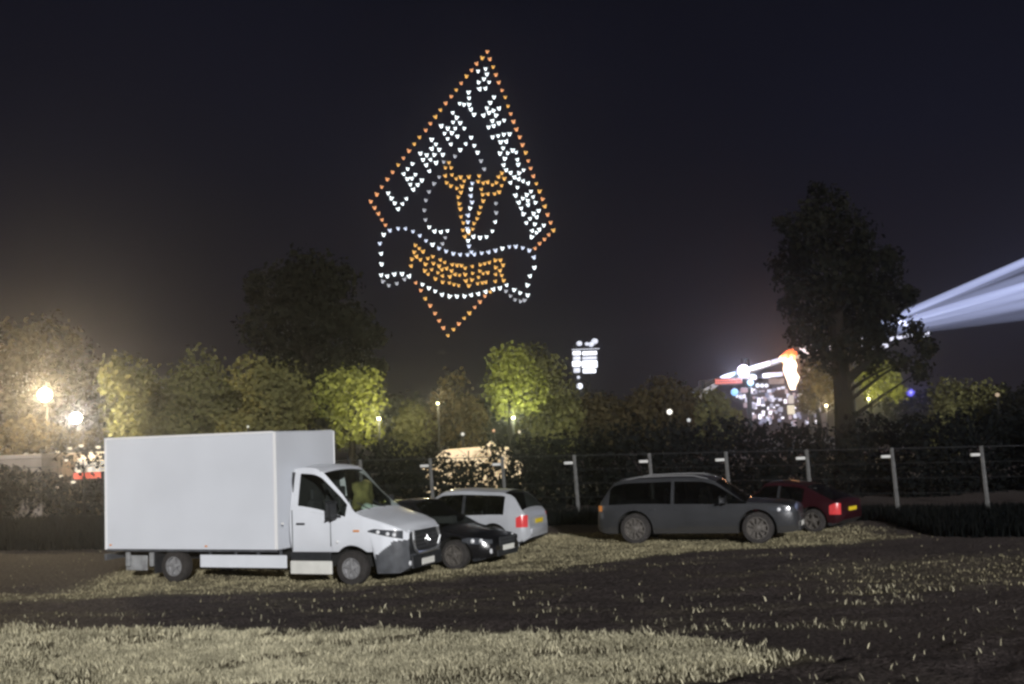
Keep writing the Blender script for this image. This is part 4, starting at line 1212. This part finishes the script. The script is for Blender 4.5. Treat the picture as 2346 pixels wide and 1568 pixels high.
def stage_lamp(px, py, rpx, c, es, lb, power=0):
    p = at(px, py, YS - 1.5)
    r = rpx * S(YS)
    root = empty('stage_lamp', p); tag(root, lb, 'stage lamp')
    MB().lathe([(.02, .9 * r), (.7 * r, .8 * r), (1.0 * r, .05 * r), (.95 * r, 0)], 14, 'y').build('housing', POLE, root, smooth=True)
    MB().ball((0, 0, 0), r * .95, 2, (1, .45, 1)).build('lens', emat('stagelamp_%d' % px, c, es), root, smooth=True)
    MB().tube([(0, .6 * r, .7 * r), (0, .6 * r, 1.9 * r)], .06, 5).build('yoke', POLE, root)
    if power: point_light('lamp_light', (0, -r, 0), power, c, r * .5, root)
stage_lamp(1703, 850, 15, (.82, .76, 1.0), 3.5, 'large violet white stage lamp on the canopy edge', 1300)
stage_lamp(1719, 877, 8, (.35, .70, 1.0), 1.5, 'pale blue stage lamp between the red sign and the white lamps', 700)
stage_lamp(1683, 899, 9, (.30, .62, 1.0), 1.4, 'pale blue stage lamp below the red sign')
stage_lamp(1640, 904, 4.5, (.55, .68, .72), .8, 'faint small stage lamp near the foot of the canopy')
for px in (1736, 1746, 1756):
    stage_lamp(px, 884, 5, (.90, .90, 1.0), 1.3, 'one of three small white stage lamps side by side above the screens')
stage_lamp(2086, 900, 10, (.13, .12, .85), .6, 'soft blue lamp added for the blue lit leaves below the light beams', 260)  # added lamp ball in place of foliage lit blue
stage_lamp(1868, 902, 7, (.45, .65, 1.0), .8, 'dim blue stage lamp between the flame and the tall tree')
for o in scene.objects:
    if o.get('label', '').startswith('one of three'): o['group'] = 'row of three white stage lamps'; o['label'] = 'small white stage lamp in the row of three above the screens'
# red dot-matrix sign
rp_ = at(1669, 874, YS - 2); sg_ = empty('led_sign', rp_); tag(sg_, 'red dot-matrix light bar at the low end of the stage canopy', 'sign')
MB().box(-31 * S(YS), 31 * S(YS), .02, .2, -8 * S(YS), 8 * S(YS), .03).build('housing', BLACKP, sg_)
for i in range(12):
    for j in range(2):
        MB().ball(((-28 + i * 5.1) * S(YS), -.02, (-3 + j * 6) * S(YS)), 3.0 * S(YS), 2, (1, .4, 1)).build('led', emat('red_led', (1.0, .17, .11), .85), sg_, smooth=True)
# flame jet
fo_ = at(1817, 893, YS - 3)
fl = empty('flame', fo_); tag(fl, 'tall white hot flame jet with an orange head on the stage', 'flame')
fm = bpy.data.materials.new('flame_glow'); fm.use_nodes = True
t = fm.node_tree; t.nodes.clear()
o_ = t.nodes.new('ShaderNodeOutputMaterial'); em = t.nodes.new('ShaderNodeEmission')
tc = t.nodes.new('ShaderNodeTexCoord'); sp_ = t.nodes.new('ShaderNodeSeparateXYZ'); t.links.new(tc.outputs['Object'], sp_.inputs[0])
no = t.nodes.new('ShaderNodeTexNoise'); no.inputs['Scale'].default_value = 1.6; no.inputs['Detail'].default_value = 3
t.links.new(tc.outputs['Object'], no.inputs['Vector'])
fh = 86 * S(YS)
ad = t.nodes.new('ShaderNodeMath'); ad.operation = 'MULTIPLY_ADD'; ad.inputs[1].default_value = 1.0 / fh
t.links.new(sp_.outputs['Z'], ad.inputs[0])
nm_ = t.nodes.new('ShaderNodeMath'); nm_.operation = 'MULTIPLY_ADD'; nm_.inputs[1].default_value = 1.0; nm_.inputs[2].default_value = -.5
t.links.new(no.outputs['Fac'], nm_.inputs[0]); t.links.new(nm_.outputs[0], ad.inputs[2])
rp2 = t.nodes.new('ShaderNodeValToRGB'); t.links.new(ad.outputs[0], rp2.inputs[0])
rp2.color_ramp.elements[0].position = .70; rp2.color_ramp.elements[0].color = (1, .80, .62, 1)
rp2.color_ramp.elements[1].position = 1.0; rp2.color_ramp.elements[1].color = (.9, .13, .03, 1)
e = rp2.color_ramp.elements.new(.84); e.color = (1, .55, .25, 1)
t.links.new(rp2.outputs[0], em.inputs[0]); em.inputs[1].default_value = 3.2
t.links.new(em.outputs[0], o_.inputs[0])
m_ = MB()
nr, ns = 26, 14; vs = []; fs = []
for i in range(nr + 1):
    u = i / nr
    r = S(YS) * (6 + 8 * min(1, u * 3.2) + 5 * max(0, u - .45)) * (1 - .70 * max(0, (u - .88) / .12))
    for k_ in range(ns):
        a = 2 * math.pi * k_ / ns
        n_ = 1 + .38 * mnoise.noise(Vector((math.cos(a) * 1.2, math.sin(a) * 1.2, u * 5 + 3)))
        vs.append((r * n_ * math.cos(a) + .35 * mnoise.noise(Vector((0, 2, u * 3))) - .3 * u, r * n_ * math.sin(a), fh * u * (1 + (.07 * mnoise.noise(Vector((a, 9, 1))) if u > .8 else 0))))
for i in range(nr):
    for k_ in range(ns):
        fs.append((i * ns + k_, i * ns + (k_ + 1) % ns, (i + 1) * ns + (k_ + 1) % ns, (i + 1) * ns + k_))
fs.append(tuple(range(ns))); fs.append(tuple(range(nr * ns, nr * ns + ns)))
m_.add(vs, fs); m_.build('jet', fm, fl, smooth=True, sharp=180)
m_ = MB()
for q, (dx, dz, r) in enumerate([(-.50, fh * .93, .17), (.10, fh * 1.0, .16), (.42, fh * .93, .16), (-.25, fh * .99, .14)]):
    MB().ball((dx, -.2, dz), r, 2, (.8, .8, 1.5)).build('tongue', fm, fl, smooth=True)
point_light('flame_light', (0, -1.6, fh * .6), 1500, (1, .42, .16), .8, fl)

# ------------------------------------------------------------------ glowing tubes in place of lit haze along the stage beams, right
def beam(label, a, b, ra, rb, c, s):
    m = bpy.data.materials.new('beam_glow'); m.use_nodes = True
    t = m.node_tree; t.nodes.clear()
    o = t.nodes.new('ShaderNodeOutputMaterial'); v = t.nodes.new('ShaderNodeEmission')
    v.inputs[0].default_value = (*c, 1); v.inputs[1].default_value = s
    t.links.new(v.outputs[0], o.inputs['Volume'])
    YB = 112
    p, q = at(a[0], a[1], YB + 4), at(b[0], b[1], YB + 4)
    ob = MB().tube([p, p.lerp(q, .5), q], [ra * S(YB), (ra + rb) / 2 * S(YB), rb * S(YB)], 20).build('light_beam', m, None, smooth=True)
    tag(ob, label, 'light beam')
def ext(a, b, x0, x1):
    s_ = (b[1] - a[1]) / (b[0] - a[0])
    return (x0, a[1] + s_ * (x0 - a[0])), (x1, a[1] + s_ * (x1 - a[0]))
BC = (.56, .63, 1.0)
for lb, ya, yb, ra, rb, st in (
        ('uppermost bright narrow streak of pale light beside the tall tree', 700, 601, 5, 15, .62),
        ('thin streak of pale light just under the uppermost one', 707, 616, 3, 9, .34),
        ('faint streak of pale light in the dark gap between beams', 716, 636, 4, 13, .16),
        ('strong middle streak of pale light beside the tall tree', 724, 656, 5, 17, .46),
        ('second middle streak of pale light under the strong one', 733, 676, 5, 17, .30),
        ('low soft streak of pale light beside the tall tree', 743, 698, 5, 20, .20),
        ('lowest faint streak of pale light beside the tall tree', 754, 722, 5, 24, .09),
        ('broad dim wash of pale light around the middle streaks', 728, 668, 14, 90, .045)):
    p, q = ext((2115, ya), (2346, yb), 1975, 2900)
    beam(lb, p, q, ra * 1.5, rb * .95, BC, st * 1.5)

# ------------------------------------------------------------------ the drone picture
YD = 170.0
def drone_mesh(name, led):
    m = MB()
    m.ball((0, 0, -.05), .20, 2, (1, 1, .95), 1)                       # glowing dome under the body, enlarged to match the bloom
    m.box(-.15, .15, -.15, .15, .10, .2, .03, 0)
    for sx, sz, lit in ((-1, 1, 1), (1, 1, 1), (-1, -1, 0), (1, -1, 0)):
        yy = .22 if not lit else -.18
        if lit:
            m.tube([(sx * .06, -.1, .06), (sx * .30, yy, .29)], [.11, .075], 7, True, 1)   # glowing arms added for the V shape of the light trail
        else:
            m.tube([(sx * .06, .1, .12), (sx * .28, yy, .16)], .03, 6, True, 0)
        zc_ = .20 if not lit else .36
        m.tube([(sx * .30, yy, zc_ - .06), (sx * .30, yy, zc_ + .02)], .035, 6, True, 0)
        m.box(sx * .30 - .15, sx * .30 + .15, yy - .012, yy + .012, zc_ + .02, zc_ + .03, 0, 0)
    o = m.build(name, [mat('drone_shell', (.03, .03, .035), .6), led], None, smooth=True)
    d = o.data; bpy.data.objects.remove(o); return d
DM = {
    'o': drone_mesh('drone_orange', emat('led_orange', (1.0, .42, .16), 1.45)),
    'y': drone_mesh('drone_amber', emat('led_amber', (1.0, .52, .11), 1.45)),
    'w': drone_mesh('drone_white', emat('led_white', (.88, .97, 1.0), 2.8)),
    'b': drone_mesh('drone_bluewhite', emat('led_bluewhite', (.72, .80, 1.0), 1.7)),
    'g': drone_mesh('drone_dim', emat('led_dim', (.74, .76, .84), .9)),
}
# (region origin in the photograph, label, LED, points in ten-times-enlarged picture units)
DR = [
 ((1080, 100), 'outline', 'o', '1440,325 1310,490 1170,640 1035,810 900,970 765,1150 635,1325 500,1495 1515,520 1595,725 1670,930 1745,1130 1825,1335 1915,1515'),
 ((1080, 100), 'apex', 'w', '1205,835 1400,775 1435,915 1355,1040 1215,1125 1490,1120 1250,1300 1400,1285'),
 ((1080, 100), 'lY', 'w', '955,1390 970,1540'), ((1080, 100), 'rW', 'w', '1620,1515'),
 ((1060, 240), 'outline', 'o', '570,210 435,385 305,565 170,740 45,915'),
 ((1060, 240), 'lY', 'w', '935,215 1045,245 1175,245 1230,370 1305,505'), ((1060, 240), 'lM2', 'w', '755,455 850,585 760,705 945,725 1050,865 455,805 620,870 815,865 535,1000 725,985 875,1075 620,1135 705,1280'), ((1060, 240), 'lM1', 'w', '200,1160 310,1280 210,1395 395,1420'),
 ((1060, 240), 'head', 'w', '1230,1105 1095,1270 1310,1315 945,1430 1400,1500'),
 ((1200, 240), 'outline', 'o', '730,285 805,485 880,690 955,895 1035,1095 1110,1300 1190,1500'),
 ((1200, 240), 'rW', 'w', '270,195 175,335 95,525 235,455 345,400 500,345 415,525 325,670 225,835 360,800 495,730 630,655'), ((1200, 240), 'rA', 'w', '330,1095 475,1060 620,1025 770,1015 540,1225 690,1210 605,1380 520,1520'), ((1200, 240), 'rC', 'w', '720,1510 850,1440 945,1490'),
 ((960, 330), 'outline', 'o', '930,155 795,335 650,515 510,700 370,880 225,1070 85,1255 -60,1455'),
 ((960, 330), 'lM1', 'w', '955,580 1120,625 1310,615 1535,615 1020,745 1220,740 1360,825 1105,885 1190,1040'), ((960, 330), 'lE', 'w', '740,850 620,985 520,1115 820,1130 610,1245 730,1230 990,1285 690,1390 880,1400 770,1520'),
 ((960, 330), 'head', 'g', '1855,655 1560,800 1440,1195 1300,1370'),
 ((1100, 380), 'horns', 'y', '235,295 140,430 290,430 145,640 315,615 425,715 540,680 630,775 755,670 1025,645 170,820 280,905 435,965 580,920 545,1075 1000,790 1135,830 1250,805 1370,875 1470,820 1610,895 1620,570 1535,665 1680,715 1085,990 1115,1130 1260,1115 1430,1110 1550,1065 475,1200 500,1370 530,1510 1130,1300 1060,1460'),
 ((1100, 380), 'spine', 'b', '840,840 810,990 810,1165 835,1335 785,1490'),
 ((1100, 380), 'head', 'g', '1070,255 1160,465 1455,1360'),
 ((1100, 380), 'rC', 'w', '1690,195 1665,360 1730,490 1850,560'),
 ((1220, 400), 'outline', 'o', '1050,40 1115,235 1190,440 1265,635 1345,840 1420,1040 1490,1230 1560,1450'),
 ((1220, 400), 'rC', 'w', '790,140 770,10'), ((1220, 400), 'rK', 'w', '930,280 810,360 695,470 590,610 805,515 920,570 1050,625 770,735'), ((1220, 400), 'rE', 'w', '725,945 1120,840 1010,930 910,1020 810,1130 1180,980 1040,1080 1235,1130 1050,1190 870,1280 920,1430'), ((1220, 400), 'rN', 'w', '1325,1345 1190,1420 1275,1510 1100,1550'),
 ((1220, 400), 'head', 'g', '215,1400'),
 ((960, 440), 'lL', 'w', '110,470 190,600 280,730 590,610 490,745 370,880'),
 ((960, 440), 'head', 'g', '1180,430 1095,655 1050,915 1085,1165'), ((960, 440), 'head', 'w', '1180,1355 1325,1465 1490,1480 1660,1450'),
 ((910, 480), 'outline', 'o', '335,85 180,270 280,435 380,585 475,745 560,880'),
 ((910, 480), 'banner', 'b', '680,1025 895,975 1090,975 1280,1050 1460,1160 1620,1290 1790,1395 1960,1490 515,1135 415,1365'),
 ((1220, 500), 'outline', 'o', '1635,610 1715,810 1595,925 1475,1045 1350,1155 1235,1280'),
 ((1220, 500), 'rN', 'w', '1005,615 1220,650 1460,680 1345,790 1160,820 1265,870 1135,985'),
 ((1220, 500), 'head', 'w', '190,590 110,830'),
 ((1220, 500), 'banner', 'b', '200,1340 375,1285 560,1240 730,1235 905,1270 1075,1340 1205,1520'),
 ((1100, 490), 'horns', 'y', '550,560 610,720 600,910 655,1080 760,990 1015,465 965,610 885,735 850,880'),
 ((1100, 490), 'spine', 'b', '740,525 730,700 715,870 740,940 735,1185 755,1330'),
 ((1100, 490), 'head', 'w', '875,1080 1045,1110 1215,1085'), ((1100, 490), 'head', 'g', '140,1105 70,1265'),
 ((1100, 490), 'banner', 'b', '160,1460'),
 ((930, 590), 'banner', 'w', '240,480 255,755 240,1040 400,1070 585,1020 790,1010 975,1070'), ((930, 590), 'banner', 'g', '280,1205 440,1310 650,1260 850,1150'),
 ((930, 590), 'fill', 'y', '1130,260 1235,340 1100,440 1335,425 1170,555 1040,625 1265,635 1030,800 1460,605 1590,555 1395,755 1605,735 1790,640 1905,705 1375,925 1560,895 1755,805 1470,1015 1720,975 1830,895 1950,865 1850,1060 1660,1135 1845,1225'),
 ((930, 590), 'outline', 'o', '1150,1240 1275,1440'),
 ((930, 590), 'banner', 'w', '1315,1285 1485,1380 1650,1460'),
 ((1100, 590), 'banner', 'b', '345,480 530,505 720,505 820,435 900,500 1090,465 1275,440'),
 ((1100, 590), 'fill', 'y', '325,765 450,785 560,790 660,855 850,810 1050,770 1170,740 1290,710 1440,655 1580,650 1650,780 1450,840 305,930 1035,930 1570,920 260,1080 400,1020 510,1040 660,1025 850,990 1130,995 1250,975 1460,1020 1615,1045 1010,1095 680,1190 830,1165 1450,1200 1660,1180 250,1240 365,1285 490,1310 750,1320 985,1260 1110,1240 1200,1225'),
 ((1100, 590), 'banner', 'w', '1400,1410 1565,1380 1745,1300 1200,1475'),
 ((1200, 600), 'banner', 'w', '1420,740 1310,960 1235,1200 890,1320 1045,1400 1245,1460'), ((1200, 600), 'banner', 'g', '675,1355 790,1480 920,1580 1055,1620 1160,1592'),
 ((1200, 600), 'outline', 'o', '130,1480 270,1370'),
 ((1020, 700), 'banner', 'w', '890,400 1080,445 1280,445 1475,440 1660,410 1845,380'),
 ((1020, 700), 'outline', 'o', '460,505 580,690 705,890 815,1080 930,1270 1050,1465 1195,1310 1325,1165 1475,1015 1610,885 1750,730 1885,590'),
]
DL = {
 'outline': 'orange lit drone in the kite outline of the drone picture',
 'apex': 'white lit drone in the single character at the tip of the drone picture',
 'head': '%s drone in the rounded outline around the amber horns', 'horns': 'amber lit drone in the horn shapes at the heart of the drone picture',
 'spine': 'bluish white drone in the upright line between the amber horns',
 'banner': '%s drone in the ribbon outline of the drone picture', 'fill': 'amber lit drone inside the ribbon of the drone picture',
}
for k_, lt in (('lL', 'letter L at the lower end'), ('lE', 'letter E'), ('lM1', 'first letter M, next to the E,'), ('lM2', 'second letter M, next to the Y,'), ('lY', 'letter Y at the upper end')):
    DL[k_] = 'white lit drone in the ' + lt + ' of the L word'
for k_, lt in (('rW', 'letter W at the upper end'), ('rA', 'letter A'), ('rC', 'letter C'), ('rK', 'letter K'), ('rE', 'letter E'), ('rN', 'letter N at the lower end')):
    DL[k_] = 'white lit drone in the ' + lt + ' of the W word'
TON = {'w': 'bright white', 'b': 'bluish white', 'g': 'dim white', 'o': 'orange', 'y': 'amber'}
nd = 0
for (ox, oy), key, led, pts in DR:
    for t_ in pts.split():
        zx, zy = t_.split(',')
        px = (ox + float(zx) / 10.455) * W / 2560.0; py = (oy + float(zy) / 10.455) * W / 2560.0
        p = at(px, py, YD + random.uniform(-.35, .35))
        lk = led
        if led == 'o' and random.random() < .25: lk = 'y'
        if led == 'b' and random.random() < .3: lk = 'w'
        o = bpy.data.objects.new('drone', DM[lk])
        col.objects.link(o)
        o.location = p
        o.rotation_euler = (random.uniform(-.1, .1), random.uniform(-.35, .35), random.uniform(-.3, .3))
        sc_ = random.uniform(.76, 1.0); o.scale = (sc_, sc_, sc_)
        lb = DL[key]
        if key == 'outline':
            lb = ('orange lit drone on the ' + ('tip below the ribbon' if py > 630 else 'short side next to the letter L' if px < 900 and py > 465 else 'short side next to the letter N' if px > 1200 and py > 535 else 'long side beside the L word' if px < 1112 - (py - 115) * .3 else 'long side beside the W word') + ' of the kite outline')
        if '%s' in lb: lb = lb % TON[led]
        tag(o, lb, 'drone', 'drones: ' + lb)
        nd += 1
print('drones', nd)

# ------------------------------------------------------------------ thin night haze round everything
hz = MB().box(-712, 712, -68, 712, -1.6, 66).build('haze', None)
hm = bpy.data.materials.new('haze_air'); hm.use_nodes = True
t = hm.node_tree; t.nodes.clear()
o_ = t.nodes.new('ShaderNodeOutputMaterial'); pv = t.nodes.new('ShaderNodeVolumePrincipled')
pv.inputs['Color'].default_value = (.92, .93, 1.0, 1)
pv.inputs['Density'].default_value = 0.0009
pv.inputs['Anisotropy'].default_value = 0.9
t.links.new(pv.outputs[0], o_.inputs['Volume'])
hz.data.materials.clear(); hz.data.materials.append(hm)
tag(hz, 'thin night haze over the whole field', kind='stuff')
for m in bpy.data.materials:
    if m.name.startswith(('led_', 'red_led', 'fest_', 'bulb_', 'screen_', 'banner_', 'lit_truss', 'marquee', 'awning', 'valance', 'red_lens', 'tower_panel', 'flood_', 'stagelamp', 'lamp_', 'flame')):
        m.cycles.emission_sampling = 'NONE'
